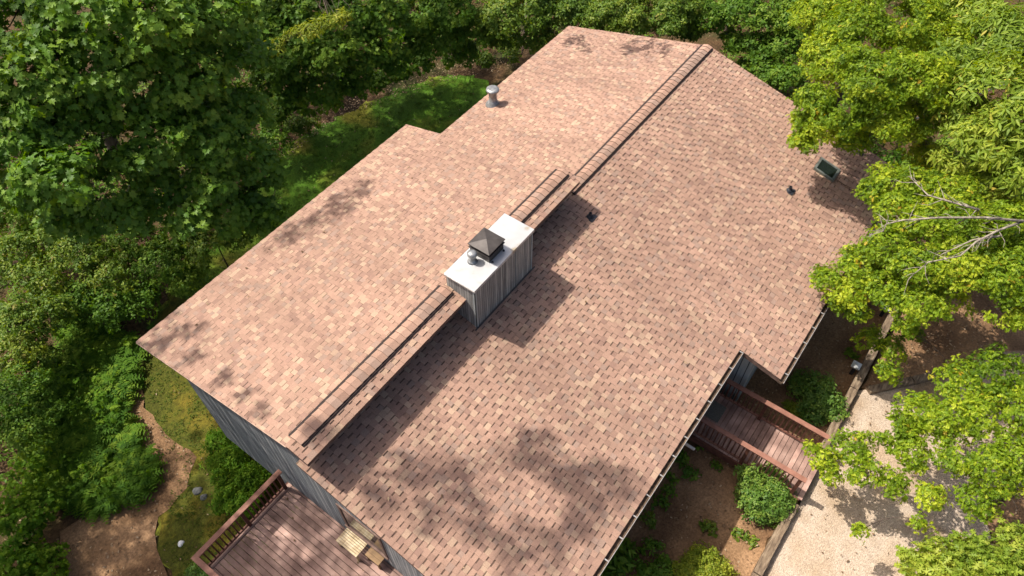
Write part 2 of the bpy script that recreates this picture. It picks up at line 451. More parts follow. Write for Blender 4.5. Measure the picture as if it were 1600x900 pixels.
ground_sheet()
PATH = [(-5.2, 4.6), (-5.6, 6.4), (-4.4, 7.35), (-3.6, 7.2), (-2.6, 6.9), (-1.9, 6.9), (-1.4, 7.9), (-.9, 9.3), (.05, 10.4), (.6, 11.0),
        (.95, 10.8), (.3, 10.0), (-.45, 8.9), (-.6, 7.5), (-.55, 6.1), (-1.4, 5.5), (-2.5, 5.5), (-3.1, 4.7), (-3.5, 3.4), (-4.2, 2.6), (-5.2, 3.2)]
LAWN = [(-3.7, 2.6), (-3.1, 4.7), (-2.4, 5.6), (-1.1, 6.2), (-.75, 7.6), (-.45, 8.9), (.3, 10.1), (1.2, 11.2), (3.5, 12.3), (6.5, 13.2), (9.5, 13.9),
        (11.3, 14.6), (13.2, 14.3), (15.8, 13.6), (18.4, 12.4), (19.6, 11.0), (19.6, 8.8), (18.0, 7.6), (14, 6.2), (8, 5.4), (3, 5.2), (.3, 5.0), (.2, 2.4), (-2.6, 2.0)]
sheet('lawn', LAWN, M['lawn'], .035, .2, .22)
sheet('mossy_lawn', [(-3.7, 2.65), (-3.05, 4.7), (-2.35, 5.6), (-1.05, 6.25), (-.7, 7.6), (-.4, 8.9), (.3, 10.0), (1.2, 11.0), (3.0, 11.9), (3.6, 9.5), (3.0, 5.3), (.4, 5.0), (.3, 2.45), (-2.6, 2.1)], M['moss'], .043, .12)
sheet('path', PATH, M['mulch'], .055, .08)
sheet('planting_bed', [(2.5, -9.15), (2.5, -4.6), (20, -5.2), (21, -9.2)], M['mulch'], .03, .1)
sheet('gravel_driveway', [(1.0, -9.36), (12.35, -9.36), (13.2, -10.0), (14.6, -11.5), (16.5, -12.6), (17.5, -14.5), (12.2, -14.2), (11.0, -13.4), (9.4, -13.9), (9.5, -19), (0, -22)],
      M['gravel'], .03, .10)
sheet('mulch_area', [(12.5, -9.45), (13.3, -10.05), (14.7, -11.55), (16.6, -12.7), (17.6, -14.4), (24, -15), (24, -9.4)], M['mulch'], .032, .08)
sheet('mulch_strip', [(11.0, -13.55), (12.2, -14.35), (17.5, -14.7), (18, -17), (9.8, -19), (9.5, -14.1)], M['mulch'], .033, .1)

# ------------------------------------------------------------------ the house
L1, L2 = 10.29, 19.0
ZR, YR, PN = .885, .080, .2377
PF, PB = .2444, .2486
YB1, YB2, YC = 6.10, 5.61, -.4075
XN, YF1, YF2 = 9.475, -6.134, -7.369
FLOOR = -4.15
HX, HY = 9.5, 0.0
house = empty('house', (HX, HY, -6.3), 'single-storey house with brown shingled gable roof, grey board siding and a boxed chimney', 'house')

PAL = [((.318, .197, .140), .38), ((.294, .179, .128), .28), ((.365, .246, .168), .13), ((.258, .156, .115), .11), ((.276, .184, .138), .10)]
PC = np.array([p[0] for p in PAL]); PW = np.array([p[1] for p in PAL]); PW /= PW.sum()


def shingles(mb, x0, x1, ya, za, yb, zb, h0=.0):
    """courses of laminated tabs on a slope running from its top edge (ya,za) down to (yb,zb)"""
    D = np.array([0, yb - ya, zb - za]); Ls = np.linalg.norm(D); D /= Ls
    N = np.cross([1, 0, 0], D); N = N if N[2] > 0 else -N
    A = np.array([0, ya, za])
    k = max(1, round(Ls / .143)); e = Ls / k
    flip = D[1] > 0

    def P(x, v, h): q = A + D * v + N * (h + h0); return (x, q[1], q[2])
    for i in range(k):
        v0, v1 = i * e, (i + 1) * e
        if i == k - 1: v1 += .02
        x = x0 - random.uniform(0, .25)
        tooth = random.random() < .5
        while x < x1:
            wd = random.uniform(.10, .19) if tooth else random.uniform(.09, .18)
            a, b = max(x, x0), min(x + wd, x1)
            x += wd
            if b - a < .004: continue
            c = PC[rng.choice(len(PC), p=PW)] * random.uniform(.9, 1.1)
            hb = .017 if tooth else .009
            vs_, fs_ = [], []
            if tooth:
                q = [P(a, v0, .0085), P(b, v0, .0085), P(b, v1, hb), P(a, v1, hb), P(a, v1, -.003), P(b, v1, -.003), P(a, v0, -.003), P(b, v0, -.003)]
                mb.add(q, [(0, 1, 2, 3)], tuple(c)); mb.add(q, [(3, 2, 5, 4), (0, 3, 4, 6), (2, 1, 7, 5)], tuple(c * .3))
            else:
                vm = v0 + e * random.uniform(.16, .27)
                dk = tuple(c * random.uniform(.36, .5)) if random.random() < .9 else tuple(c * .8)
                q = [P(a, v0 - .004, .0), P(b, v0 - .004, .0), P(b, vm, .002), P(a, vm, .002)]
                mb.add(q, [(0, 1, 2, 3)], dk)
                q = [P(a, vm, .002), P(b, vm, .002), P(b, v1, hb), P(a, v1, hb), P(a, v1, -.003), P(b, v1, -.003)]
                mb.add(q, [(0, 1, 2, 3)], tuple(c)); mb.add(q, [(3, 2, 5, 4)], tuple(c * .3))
            tooth = not tooth


def slab(mb, x0, x1, ya, za, yb, zb, th, off=.006):
    mb.prism([(ya, za - off), (yb, zb - off), (yb, zb - off - th), (ya, za - off - th)], 'x', x0, x1)


zN = lambda y: ZR - PN * abs(y - YR)
zF = lambda y: PF * y
zB = lambda y: -PB * y
# raised near part: back slope and its short front cap
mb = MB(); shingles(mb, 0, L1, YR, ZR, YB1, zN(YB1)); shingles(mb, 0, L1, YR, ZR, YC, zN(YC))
r1 = mb.build('raised_roof', M['shingle'], house)
mb = MB(); slab(mb, .012, L1 - .012, YR, ZR, YB1 - .012, zN(YB1 - .012), .17); slab(mb, .012, L1 - .012, YC + .012, zN(YC + .012), YR - .001, ZR, .17)
mb.build('fascia', M['fascia'], r1)
mb = MB(); slab(mb, -.012, L1 + .012, YR + .1, zN(YR + .1), YB1 + .014, zN(YB1 + .014), .03, .014)
mb.build('drip_edge', M['dripedge'], r1)
# low back slope beyond the step
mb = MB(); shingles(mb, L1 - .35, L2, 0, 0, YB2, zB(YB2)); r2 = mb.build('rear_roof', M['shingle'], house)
mb = MB(); slab(mb, L1 - .3, L2 - .012, .0, 0, YB2 - .012, zB(YB2 - .012), .17); mb.build('fascia', M['fascia'], r2)
mb = MB(); slab(mb, L1 - .3, L2 + .012, .1, zB(.1), YB2 + .014, zB(YB2 + .014), .03, .014); mb.build('drip_edge', M['dripedge'], r2)
# long front slope, with the deeper eave over the wing
mb = MB()
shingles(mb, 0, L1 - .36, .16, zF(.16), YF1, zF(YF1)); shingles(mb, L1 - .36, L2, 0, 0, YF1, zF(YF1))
r3 = mb.build('front_roof', M['shingle'], house)
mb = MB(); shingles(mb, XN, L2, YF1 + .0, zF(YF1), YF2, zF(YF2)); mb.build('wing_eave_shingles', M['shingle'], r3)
mb = MB(); slab(mb, .012, L1 - .3, .16, zF(.16), YF1 + .012, zF(YF1 + .012), .17); slab(mb, L1 - .299, L2 - .012, -.002, zF(-.002), YF1 + .012, zF(YF1 + .012), .17)
slab(mb, XN + .012, L2 - .012, YF1 + .011, zF(YF1 + .011), YF2 + .012, zF(YF2 + .012), .17); mb.build('fascia', M['fascia'], r3)
# overlay of newer courses at the far corner by the skylight
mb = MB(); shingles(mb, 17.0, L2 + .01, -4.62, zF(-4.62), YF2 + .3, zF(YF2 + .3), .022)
mb.build('overlay_shingles', M['shingle'], r3)


def ridge_vent(x0, x1, yr, zr, pb, pf, hw=.165, h=.06):
    mb = MB()
    w_ = hw + .042
    wl = hw + .085
    mb.prism([(yr - w_, zr - pf * w_ + .006), (yr, zr + .006), (yr + wl, zr - pb * wl + .006), (yr + wl, zr - pb * wl + h - .01), (yr, zr + h), (yr - w_, zr - pf * w_ + h - .01)], 'x', x0 + .01, x1 - .01)
    vnt = mb.build('ridge_vent', M['vent_black'], house)
    mb = MB(); x = x0
    while x < x1 - .02:
        e = min(x + .205, x1)
        c = tuple(PC[rng.choice([0, 0, 1, 4])] * random.uniform(.92, 1.12))
        a0, a1 = h + .028, h + .006
        pr = []
        for xx, aa in ((x, a0), (e + .02, a1)):
            pr += [(xx, yr - hw, zr - pf * hw + aa), (xx, yr - hw * .25, zr - pf * hw * .25 + aa + .004), (xx, yr, zr + aa + .006), (xx, yr + hw * .25, zr - pb * hw * .25 + aa + .004), (xx, yr + hw, zr - pb * hw + aa)]
        fs = [(i, i + 1, i + 6, i + 5) for i in range(4)]
        mb.add(pr, fs, c)
        dn = [(p[0], p[1], p[2] - .016) for p in pr]
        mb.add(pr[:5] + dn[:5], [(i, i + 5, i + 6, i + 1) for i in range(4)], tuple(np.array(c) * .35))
        mb.add([pr[0], pr[5], dn[5], dn[0]], [(0, 1, 2, 3)], c); mb.add([pr[4], pr[9], dn[9], dn[4]], [(3, 2, 1, 0)], c)
        x = e
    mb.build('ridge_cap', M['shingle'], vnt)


ridge_vent(.20, 5.15, YR, ZR, PN, PF); ridge_vent(7.62, 10.16, YR, ZR, PN, PF); ridge_vent(L1 + .1, L2 - .06, 0, 0, PB, PF)


# walls
def wall_box(name, mat, *b):
    m_ = MB()
    for q in (b if hasattr(b[0], '__len__') else [b]): m_.box(*q)
    return m_.build(name, mat, house)


GW = .24
mb = MB(); zc = lambda y: min(zF(y) if y < .1 else 99, zN(y)) - .18
mb.prism([(4.98, -4.9), (4.98, zN(4.98) - .18), (YR, ZR - .19), (.12, zN(.12) - .19), (.05, zF(-.02) - .18), (-5.55, zF(-5.55) - .18), (-5.55, -4.9)], 'x', GW, GW + .14)
mb.build('gable_wall', M['siding'], house)
wall_box('clerestory_wall', M['siding'], GW + .15, L1 - .36, .10, .2, zF(.1) - .05, zN(.1) - .19)
wall_box('rear_wall', M['siding'], (GW + .145, L1 - .5, 4.84, 4.98, -6.3, zN(4.98) - .19), (L1 - .3, L2 - .5, 4.7, 4.84, -6.3, zB(4.84) - .19))
wall_box('step_wall', M['siding'], L1 - .49, L1 - .31, .3, 4.83, -6.3, zN(4.83) - .2)
mb = MB(); mb.prism([(4.69, -6.3), (4.69, zB(4.69) - .19), (0, -.19), (-6.6, zF(-6.6) - .19), (-6.6, -5.2)], 'x', L2 - .64, L2 - .5)
mb.build('far_gable_wall', M['siding'], house)
wall_box('front_wall', M['siding_light'], GW + .145, 9.98, -5.55, -5.41, -5.2, zF(-5.41) - .19)
wall_box('wing_wall', M['siding_light'], (9.98, 10.12, -6.6, -5.41, -5.2, zF(-6.6) - .19), (10.125, L2 - .65, -6.6, -6.46, -5.2, zF(-6.6) - .19))
wall_box('foundation', M['foundation'], 1.1, 18.2, -5.3, 4.6, -6.6, -4.92)
wall_box('wood_post', M['chair_wood'], .62, .74, 3.3, 3.42, -6.5, -4.92)
# door and windows of the near gable
mb = MB(); gx = GW - .03
for (y0, y1, z0, z1) in ((-1.62, -.32, -3.45, -2.15),):
    mb.box(gx, GW + .02, y0 - .06, y0 + .03, z0, z1); mb.box(gx, GW + .02, y1 - .03, y1 + .06, z0, z1)
    mb.box(gx, GW + .02, y0 - .06, y1 + .06, z1 + .001, z1 + .09); mb.box(gx - .03, GW + .02, y0 - .08, y1 + .08, z0 - .07, z0 - .001)
win = mb.build('window', M['fascia'], house)
mb = MB(); mb.box(GW - .012, GW + .01, -1.588, -.352, -3.448, -2.152); mb.build('glass', M['glass'], win)
mb = MB(); mb.box(8.3, 9.25, -5.58, -5.53, FLOOR + .02, FLOOR + 2.05)
dr = mb.build('door', M['rail_dark'], house)
mb = MB(); mb.lathe((8.42, -5.62, FLOOR + 1.0), [(.0, -.03), (.03, -.03), (.035, 0), (.03, .03), (0, .03)], 10); mb.build('door_knob', M['galv'], dr)

# chimney
CX0, CX1, CY0, CY1, CZ = 5.24, 7.58, -.715, .15, 1.34
mb = MB(); mb.box(CX0, CX1, CY0, CY1, -.6, CZ - .005)
ch = mb.build('chimney', M['siding_chim'], house)
for x in (CX0 - .004, CX1 - .055, 6.82):
    mb = MB(); mb.box(x, x + .05, CY0 - .012, CY0 - .001, -.5, CZ - .008); mb.build('corner_board', M['siding_light'], ch)
mb = MB(); mb.box(CX0 - .013, CX0 - .001, CY0 - .01, CY0 + .05, -.5, CZ - .008); mb.build('corner_board', M['siding_light'], ch)
mb = MB(); mb.box(CX0 - .03, CX1 + .03, CY0 - .03, CY1 + .03, CZ, CZ + .03)
mb.box(CX0 - .03, CX1 + .03, CY0 - .034, CY0 - .026, CZ - .05, CZ + .001); mb.box(CX0 - .034, CX0 - .026, CY0 - .03, CY1 + .03, CZ - .05, CZ + .001)
cap = mb.build('metal_cap', M['metal_cap'], ch, bevel=.006)
mb = MB(); mb.box(CX0 - .032, CX1 + .032, CY0 - .03, CY0 - .001, CZ - .035, CZ - .006); mb.box(CX0 - .03, CX0 - .001, CY0 - .032, CY1 + .03, CZ - .035, CZ - .006)
mb.build('cap_trim', M['bronze'], ch)
T = CZ + .03
mb = MB()
hx0, hx1, hy0, hy1 = 6.09, 6.66, -.50, .08
mb.box(hx0, hx1, hy0, hy1, T, T + .2); mb.box(hx0 - .025, hx1 + .025, hy0 - .025, hy1 + .025, T + .2, T + .225)
mb.box(hx0 + .05, hx1 - .05, hy0 + .05, hy1 - .05, T + .225, T + .32)
cx_, cy_ = (hx0 + hx1) / 2, (hy0 + hy1) / 2
a = .32
mb.add([(cx_ - a, cy_ - a, T + .31), (cx_ + a, cy_ - a, T + .31), (cx_ + a, cy_ + a, T + .31), (cx_ - a, cy_ + a, T + .31),
        (cx_ - a, cy_ - a, T + .335), (cx_ + a, cy_ - a, T + .335), (cx_ + a, cy_ + a, T + .335), (cx_ - a, cy_ + a, T + .335), (cx_, cy_, T + .42)],
       [(3, 2, 1, 0), (0, 1, 5, 4), (1, 2, 6, 5), (2, 3, 7, 6), (3, 0, 4, 7), (4, 5, 8), (5, 6, 8), (6, 7, 8), (7, 4, 8)])
mb.build('flue_hood', M['bronze'], ch)
mb = MB()
for x in (hx0 + .06, hx1 - .06):
    mb = MB(); mb.lathe((x, hy0 - .05, T), [(.03, 0), (.03, .02), (.012, .025), (.012, .05), (0, .05)], 8)
    mb.build('hood_bolt', M['black_rubber'], ch)
mb = MB(); mb.lathe((5.9, -.14, T), [(.13, 0), (.09, .03), (.072, .04), (.072, .2), (.115, .21), (.12, .24), (.118, .3), (.06, .325), (0, .33)], 20)
mb.build('flue_pipe', M['galv'], ch, smooth=True)
mb = MB(); mb.prism([(-.728, zF(-.728) + .03), (-.76, zF(-.76) + .022), (-.76, zF(-.76) + .012), (-.728, zF(-.728) + .012)], 'x', CX0 - .1, CX1 + .1)
mb.build('flashing', M['bronze'], ch)

# vents
vx, vy = 13.42, 5.04; vz = zB(vy)
mb = MB(); mb.lathe((vx, vy, vz), [(.27, -.05), (.25, .03), (.18, .1), (.15, .17), (.135, .18), (.135, .5), (.15, .52), (.215, .56), (.225, .6), (.215, .64), (.12, .66), (0, .665)], 28)
o = mb.build('metal_vent', M['galv'], house, smooth=True)
for px_, py_, hh in ((15.43, -4.85, .17), (10.11, -.93, .15)):
    z = zF(py_)
    mb = MB(); mb.box(px_ - .14, px_ + .14, py_ - .15, py_ + .13, z - .035, z + .01)
    mb.lathe((px_, py_, z), [(.12, -.02), (.1, .03), (.065, .07), (.05, .08), (.05, hh), (.04, hh), (.04, hh - .05), (0, hh - .05)], 16)
    mb.build('plumbing_vent', M['black_rubber'], house, smooth=False)
# skylight
zs = lambda y, h: zF(y) + h
def sloped_box(mb, x0, x1, ya, yb, h0, h1):
    v = [(x0, ya, zF(ya) + h0), (x1, ya, zF(ya) + h0), (x1, yb, zF(yb) + h0), (x0, yb, zF(yb) + h0), (x0, ya, zF(ya) + h1), (x1, ya, zF(ya) + h1), (x1, yb, zF(yb) + h1), (x0, yb, zF(yb) + h1)]
    mb.add(v, [(0, 1, 2, 3), (7, 6, 5, 4), (4, 5, 1, 0), (5, 6, 2, 1), (6, 7, 3, 2), (7, 4, 0, 3)])
mb = MB(); sx0, sx1, sy0, sy1 = 16.80, 17.42, -5.76, -5.06
f_ = .075
sloped_box(mb, sx0, sx1, sy0, sy0 + f_, .0, .09); sloped_box(mb, sx0, sx1, sy1 - f_, sy1, .0, .09)
sloped_box(mb, sx0, sx0 + f_, sy0 + f_ + .001, sy1 - f_ - .001, .0, .088); sloped_box(mb, sx1 - f_, sx1, sy0 + f_ + .001, sy1 - f_ - .001, .0, .088)
skl = mb.build('skylight', M['sky_frame'], house)
mb = MB(); sloped_box(mb, sx0 + f_ + .001, sx1 - f_ - .001, sy0 + f_ + .001, sy1 - f_ - .001, .04, .07); mb.build('glass', M['glass'], skl)
# service mast
mx_, my_ = 18.67, -5.95; mz_ = zF(my_)
mb = MB(); mb.lathe((mx_, my_, mz_), [(.15, -.04), (.13, .04), (.06, .09), (.032, .1), (.032, .75), (.0, .75)], 14)
mast = mb.build('service_mast', M['bronze'], house, smooth=False)
mb = MB(); mb.tube([(mx_, my_, mz_ + .72), (mx_ + .02, my_ - .02, mz_ + .82), (mx_ + .12, my_ - .08, mz_ + .84), (mx_ + .2, my_ - .12, mz_ + .76)], [.05, .06, .055, .045], 10)
mb.build('weatherhead', M['bronze'], mast)

# gutters
def gutter(x0, x1, ye):
    z = zF(ye) - .01
    mb = MB(); mb.prism([(ye + .012, z - .02), (ye + .012, z - .13), (ye - .09, z - .13), (ye - .13, z - .03), (ye - .118, z - .03), (ye - .082, z - .1), (ye - .0, z - .1), (ye - .0, z - .02)], 'x', x0, x1)
    for x in (x0, x1 - .006): mb.prism([(ye + .01, z - .03), (ye + .01, z - .128), (ye - .088, z - .128), (ye - .126, z - .032)], 'x', x - .003, x + .009)
    g = mb.build('gutter', M['gutter_in'], house)
    mb = MB(); mb.box(x0 - .01, x1 + .01, ye - .143, ye - .1305, z - .05, z - .018)
    mb.build('front_lip', M['gutter_lip'], g)
    pro = None; x = x0 + .3
    while x < x1:
        if pro is None:
            mb = MB(); mb.box(-.014, .014, -.13, .02, -.012, .0)
            pro = mb.build('hanger', M['gutter_lip'], g, loc=(0, 0, 0)); h = pro
        else:
            h = pro.copy(); COL.objects.link(h); h.parent = g
        h.location = Vector((x, ye, z - .012)) - wloc(g)
        x += .61
gutter(.0, XN + .03, YF1); gutter(XN - .03, L2, YF2)
mb = MB(); mb.tube([(6.42, YF1 - .06, -1.65), (6.42, YF1 - .06, -1.85), (6.5, YF1 - .22, -2.02), (6.52, YF1 - .36, -2.06)], .04, 8)
mb.build('downspout', M['gutter_lip'], house)

# ------------------------------------------------------------------ rails shared by deck and entry walk
def rail_run(parent, p0, p1, zf, posts, ph=.95, below=.3, spacing=.128, curb=True):
    """p0,p1 ends (x,y) of a straight rail; posts: fractions along it"""
    p0 = np.array(p0); p1 = np.array(p1); d = p1 - p0; Ln = np.linalg.norm(d); d /= Ln
    ax = abs(d[0]) > .5
    def bx(mb, a, b, hw, z0, z1):
        if ax: mb.box(p0[0] + d[0] * a, p0[0] + d[0] * b, p0[1] - hw, p0[1] + hw, z0, z1)
        else: mb.box(p0[0] - hw, p0[0] + hw, p0[1] + d[1] * a, p0[1] + d[1] * b, z0, z1)
    mb = MB(); bx(mb, -.07, Ln + .07, .072, zf + ph - .038, zf + ph); mb.build('hand_rail', M['rail'], parent, bevel=.005)
    mb = MB(); bx(mb, 0, Ln, .02, zf + ph - .13, zf + ph - .04); mb.build('top_rail', M['rail_dark'], parent)
    mb = MB(); bx(mb, 0, Ln, .021, zf + .07, zf + .16); mb.build('bottom_rail', M['rail'], parent)
    for t in posts:
        mb = MB(); bx(mb, Ln * t - .045, Ln * t + .045, .0452, zf - below, zf + ph - .039); mb.build('post', M['rail_dark'], parent)
    mb = MB(); mb.box(-.019, .019, -.019, .019, 0, ph - .26)
    c = 0; pro = None; a = .1
    while a < Ln - .05:
        if all(abs(a - Ln * t) > .075 for t in posts):
            if pro is None:
                pro = mb.build('baluster', M['rail_dark'], parent, loc=(0, 0, 0)); h = pro
            else:
                h = pro.copy(); COL.objects.link(h); h.parent = parent
            q = p0 + d * a
            h.location = Vector((q[0], q[1], zf + .161)) - wloc(parent); c += 1
        a += spacing


# left deck
dk = empty('wooden_deck', (-1.0, -1.0, -6.3), 'reddish brown board deck with baluster railing against the grey gable wall', 'deck')
mb = MB(); x = -2.60
while x < GW - .02:
    xe = min(x + .134, GW - .006)
    mb.box(x, xe, -5.2, 1.93, FLOOR - .035, FLOOR + random.uniform(-.002, .003)); x += .146
mb.build('floor_boards', M['deck'], dk, bevel=.004)
mb = MB(); mb.box(-2.62, GW - .006, 1.945, 2.085, FLOOR - .035, FLOOR + .002); mb.build('border_board', M['deck'], dk, bevel=.004)
mb = MB(); mb.box(-2.62, GW - .01, 2.09, 2.13, FLOOR - .28, FLOOR - .004); mb.box(-2.66, -2.622, -5.2, 2.13, FLOOR - .28, FLOOR - .004)
for y in (-4, -2.6, -1.2, .3, 1.6): mb.box(-2.6, GW - .01, y, y + .04, FLOOR - .26, FLOOR - .04)
mb.build('joist', M['rail_dark'], dk)
mb = MB()
for x in (-2.5, -.6):
    for y in (1.9, -1.0, -4.4):
        mb = MB(); mb.box(x, x + .1, y, y + .1, -6.7, FLOOR - .05); mb.build('support_post', M['rail_dark'], dk)
rail_run(dk, (GW - .12, 2.03), (-2.6, 2.03), FLOOR, (.02, .48, .985))
rail_run(dk, (-2.6, 1.9), (-2.6, -5.1), FLOOR, (.26, .52, .78))

# entry walk
ew = empty('entry_walkway', (8.8, -7.4, -4.8), 'reddish brown plank walkway with two baluster railings leading from the driveway to the front door', 'walkway')
mb = MB(); y = -5.58
while y > -9.36:
    mb.box(8.02, 9.64, y - .134, y, FLOOR - .035, FLOOR + random.uniform(-.002, .003)); y -= .146
mb.build('floor_boards', M['deck'], ew, bevel=.004)
mb = MB(); mb.box(7.97, 8.012, -9.3, -5.6, FLOOR - .28, FLOOR - .004); mb.box(9.648, 9.69, -9.3, -5.6, FLOOR - .28, FLOOR - .004)
for y in (-8.8, -7.3, -6.0): mb.box(8.2, 8.29, y, y + .09, -5.1, FLOOR - .04); mb.box(9.4, 9.49, y, y + .09, -5.1, FLOOR - .04)
mb.build('side_beam', M['rail_dark'], ew)
rail_run(ew, (8.06, -5.7), (8.06, -9.1), FLOOR, (.02, .55, .985))
rail_run(ew, (9.58, -5.7), (9.58, -9.1), FLOOR, (.02, .5, .985))
mb = MB(); mb.box(8.75, 9.35, -6.5, -6.05, FLOOR + .004, FLOOR + .016)
tag(mb.build('door_mat', M['mat'], None, bevel=.004), 'flat grey mat lying on the entry walkway by the gutter edge', 'mat')

# bench and side table on the deck
bn = empty('slatted_chair', (.1, -.6, FLOOR), 'pale slatted wooden chair with its back to the grey wall on the deck', 'chair')
mb = MB()
for i in range(8):
    x = -.20 + i * .062; mb.box(x, x + .05, -.95, -.24, FLOOR + .43, FLOOR + .452)
mb.build('seat', M['chair_wood'], bn, bevel=.003)
mb = MB()
for i in range(6):
    y = -.95 + i * .12; mb.box(.29, .31, y, y + .1, FLOOR + .5, FLOOR + .86)
mb.box(.285, .325, -.98, -.2, FLOOR + .861, FLOOR + .91); mb.build('backrest', M['chair_wood'], bn, bevel=.003)
for y in (-.94, -.30):
    for x in (-.19, .27):
        mb = MB(); mb.box(x, x + .05, y, y + .05, FLOOR + .003, FLOOR + (.429 if x < 0 else .86)); mb.build('leg', M['chair_wood'], bn)
tb = empty('side_table', (.12, -1.3, FLOOR), 'small dark wooden side table standing beside the slatted chair', 'table')
mb = MB()
for i in range(3): mb.box(-.02 + i * .112, -.02 + i * .112 + .109, -1.52, -1.06, FLOOR + .37, FLOOR + .40)
mb.build('table_top', M['table_wood'], tb, bevel=.003)
for y in (-1.5, -1.13):
    for x in (-.01, .26):
        mb = MB(); mb.box(x, x + .05, y, y + .05, FLOOR + .003, FLOOR + .369); mb.build('leg', M['table_wood'], tb)

# ------------------------------------------------------------------ yard objects
TIES = [((3.2, -9.25), (5.55, -9.25), 'weathered timber edging the gravel at the bottom of the photo, below the round shrub'),
        ((5.58, -9.25), (7.88, -9.26), 'weathered timber edging running from the round green shrub to the end of the walkway'),
        ((9.78, -9.25), (12.2, -9.25), 'weathered timber edging beside the dark shrub right of the walkway'),
        ((12.23, -9.25), (14.6, -9.25), 'weathered timber edging with a flat-topped path light halfway along it'),
        ((14.63, -9.25), (17.0, -9.25), 'weathered timber edging under the oak boughs, furthest from the walkway'),
        ((12.5, -9.62), (13.6, -10.55), 'short grey timber slanting away from the wall between gravel and brown mulch'),
        ((13.63, -10.58), (15.1, -11.8), 'grey timber slanting between gravel and mulch under the dead branch')]
for (a, b, lab) in TIES:
    z0 = float(gz(a[0], a[1])); zt = -4.2 if a[1] > -9.5 else -4.28
    mb = MB(); d = Vector((b[0] - a[0], b[1] - a[1], 0)); L = d.length; d /= L; s = Vector((-d.y, d.x, 0))
    k = 14; prof = []; vs = []; fs = []
    for i in range(k + 1):
        c = Vector((a[0], a[1], 0)) + d * L * i / k
        j = lambda: random.uniform(-.008, .008)
        vs += [c + s * (.115 + j()) + Vector((0, 0, -4.85)), c + s * (.115 + j()) + Vector((0, 0, zt - .015 + j())), c + s * (.095 + j()) + Vector((0, 0, zt + j())),
               c - s * (.095 + j()) + Vector((0, 0, zt + j())), c - s * (.115 + j()) + Vector((0, 0, zt - .015 + j())), c - s * (.115 + j()) + Vector((0, 0, -4.85))]
    for i in range(k):
        for q in range(5): fs.append((i * 6 + q, i * 6 + q + 1, (i + 1) * 6 + q + 1, (i + 1) * 6 + q))
    fs += [tuple(range(6))[::-1], tuple(k * 6 + q for q in range(6))]
    mb.add(vs, fs)
    tag(mb.build('landscape_timber', M['tie'], None), lab, 'timber', 'timbers edging the driveway and mulch')
for (x, y, lab) in ((12.95, -9.0, 'low dark path light with square grey cap beside the timber near the walkway'), (15.65, -8.98, 'low dark path light with square grey cap half hidden under the oak leaves')):
    z = float(gz(x, y))
    pl = empty('path_light', (x, y, z), lab, 'path light', 'path lights along the timber edging')
    mb = MB(); mb.box(x - .05, x + .05, y - .05, y + .05, z - .1, z + .5); mb.build('light_post', M['black_rubber'], pl)
    mb = MB(); mb.add([(x - .13, y - .13, z + .501), (x + .13, y - .13, z + .501), (x + .13, y + .13, z + .501), (x - .13, y + .13, z + .501),
                       (x - .13, y - .13, z + .54), (x + .13, y - .13, z + .54), (x + .13, y + .13, z + .54), (x - .13, y + .13, z + .54), (x, y, z + .565)],
                      [(3, 2, 1, 0), (0, 1, 5, 4), (1, 2, 6, 5), (2, 3, 7, 6), (3, 0, 4, 7), (4, 5, 8), (5, 6, 8), (6, 7, 8), (7, 4, 8)])
    mb.build('light_cap', M['lamp_metal'], pl)


def rock(x, y, r, mat, lab):
    bm = bmesh.new(); bmesh.ops.create_icosphere(bm, subdivisions=3, radius=1)
    ph = rng.uniform(0, 6, 6)
    for v in bm.verts:
        c = v.co; k = 1 + .13 * math.sin(3 * c.x + ph[0]) * math.sin(2.6 * c.y + ph[1]) + .08 * math.sin(5 * c.z + ph[2] + 3 * c.x)
        v.co = Vector((c.x * r * k * 1.15, c.y * r * k, c.z * r * .7 * k))
    me = bpy.data.meshes.new('stone'); bm.to_mesh(me); bm.free(); me.materials.append(mat)
    o = bpy.data.objects.new('stone', me); COL.objects.link(o); o.location = (x, y, float(gz(x, y)) + r * .35)
    me.polygons.foreach_set('use_smooth', [True] * len(me.polygons))
    tag(o, lab, 'stone')
p = at(308, 766, -6.2); rock(p[0], p[1], .13, M['stone'], 'larger grey stone at the edge of the bushes beside the lawn path')
p = at(318, 776, -6.2); rock(p[0], p[1], .10, M['stone'], 'smaller grey stone just below the larger one beside the lawn path')
p = at(282, 848, -6.2); rock(p[0], p[1], .09, M['white_stone'], 'small white stone lying alone on the lawn left of the deck corner')

# service cable
mb = MB(); pts = []
a = np.array([mx_ + .2, my_ - .12, mz_ + .76]); b = np.array([36, -15.5, 1.5])
for i in range(25):
    t = i / 24; q = a + (b - a) * t; q[2] -= 1.2 * 4 * t * (1 - t) * .5; pts.append(tuple(q))
mb.tube(pts, .022, 6)
tag(mb.build('service_cable', M['cable'], None), 'pale grey overhead cable running from the roof mast into the oak boughs', 'cable')

# ------------------------------------------------------------------ foliage
def leaf_shape(kind):
    """ring of (x, y) with y along the midrib 0..1"""
    if kind == 'oak':
        h = [(.03, .0), (.14, .14), (.07, .24), (.32, .34), (.10, .44), (.40, .60), (.12, .66), (.28, .86), (.08, .86), (0, 1)]
    elif kind == 'maple':
        h = [(.03, .0), (.30, -.02), (.26, .18), (.58, .30), (.36, .42), (.44, .70), (.18, .62), (0, 1)]
    elif kind == 'long':
        h = [(.03, 0), (.11, .25), (.15, .5), (.10, .78), (0, 1)]
    else:
        h = [(.03, 0), (.22, .25), (.27, .5), (.17, .78), (0, 1)]
    ring = h + [(-x, y) for x, y in h[-2::-1]]
    return np.array(ring)


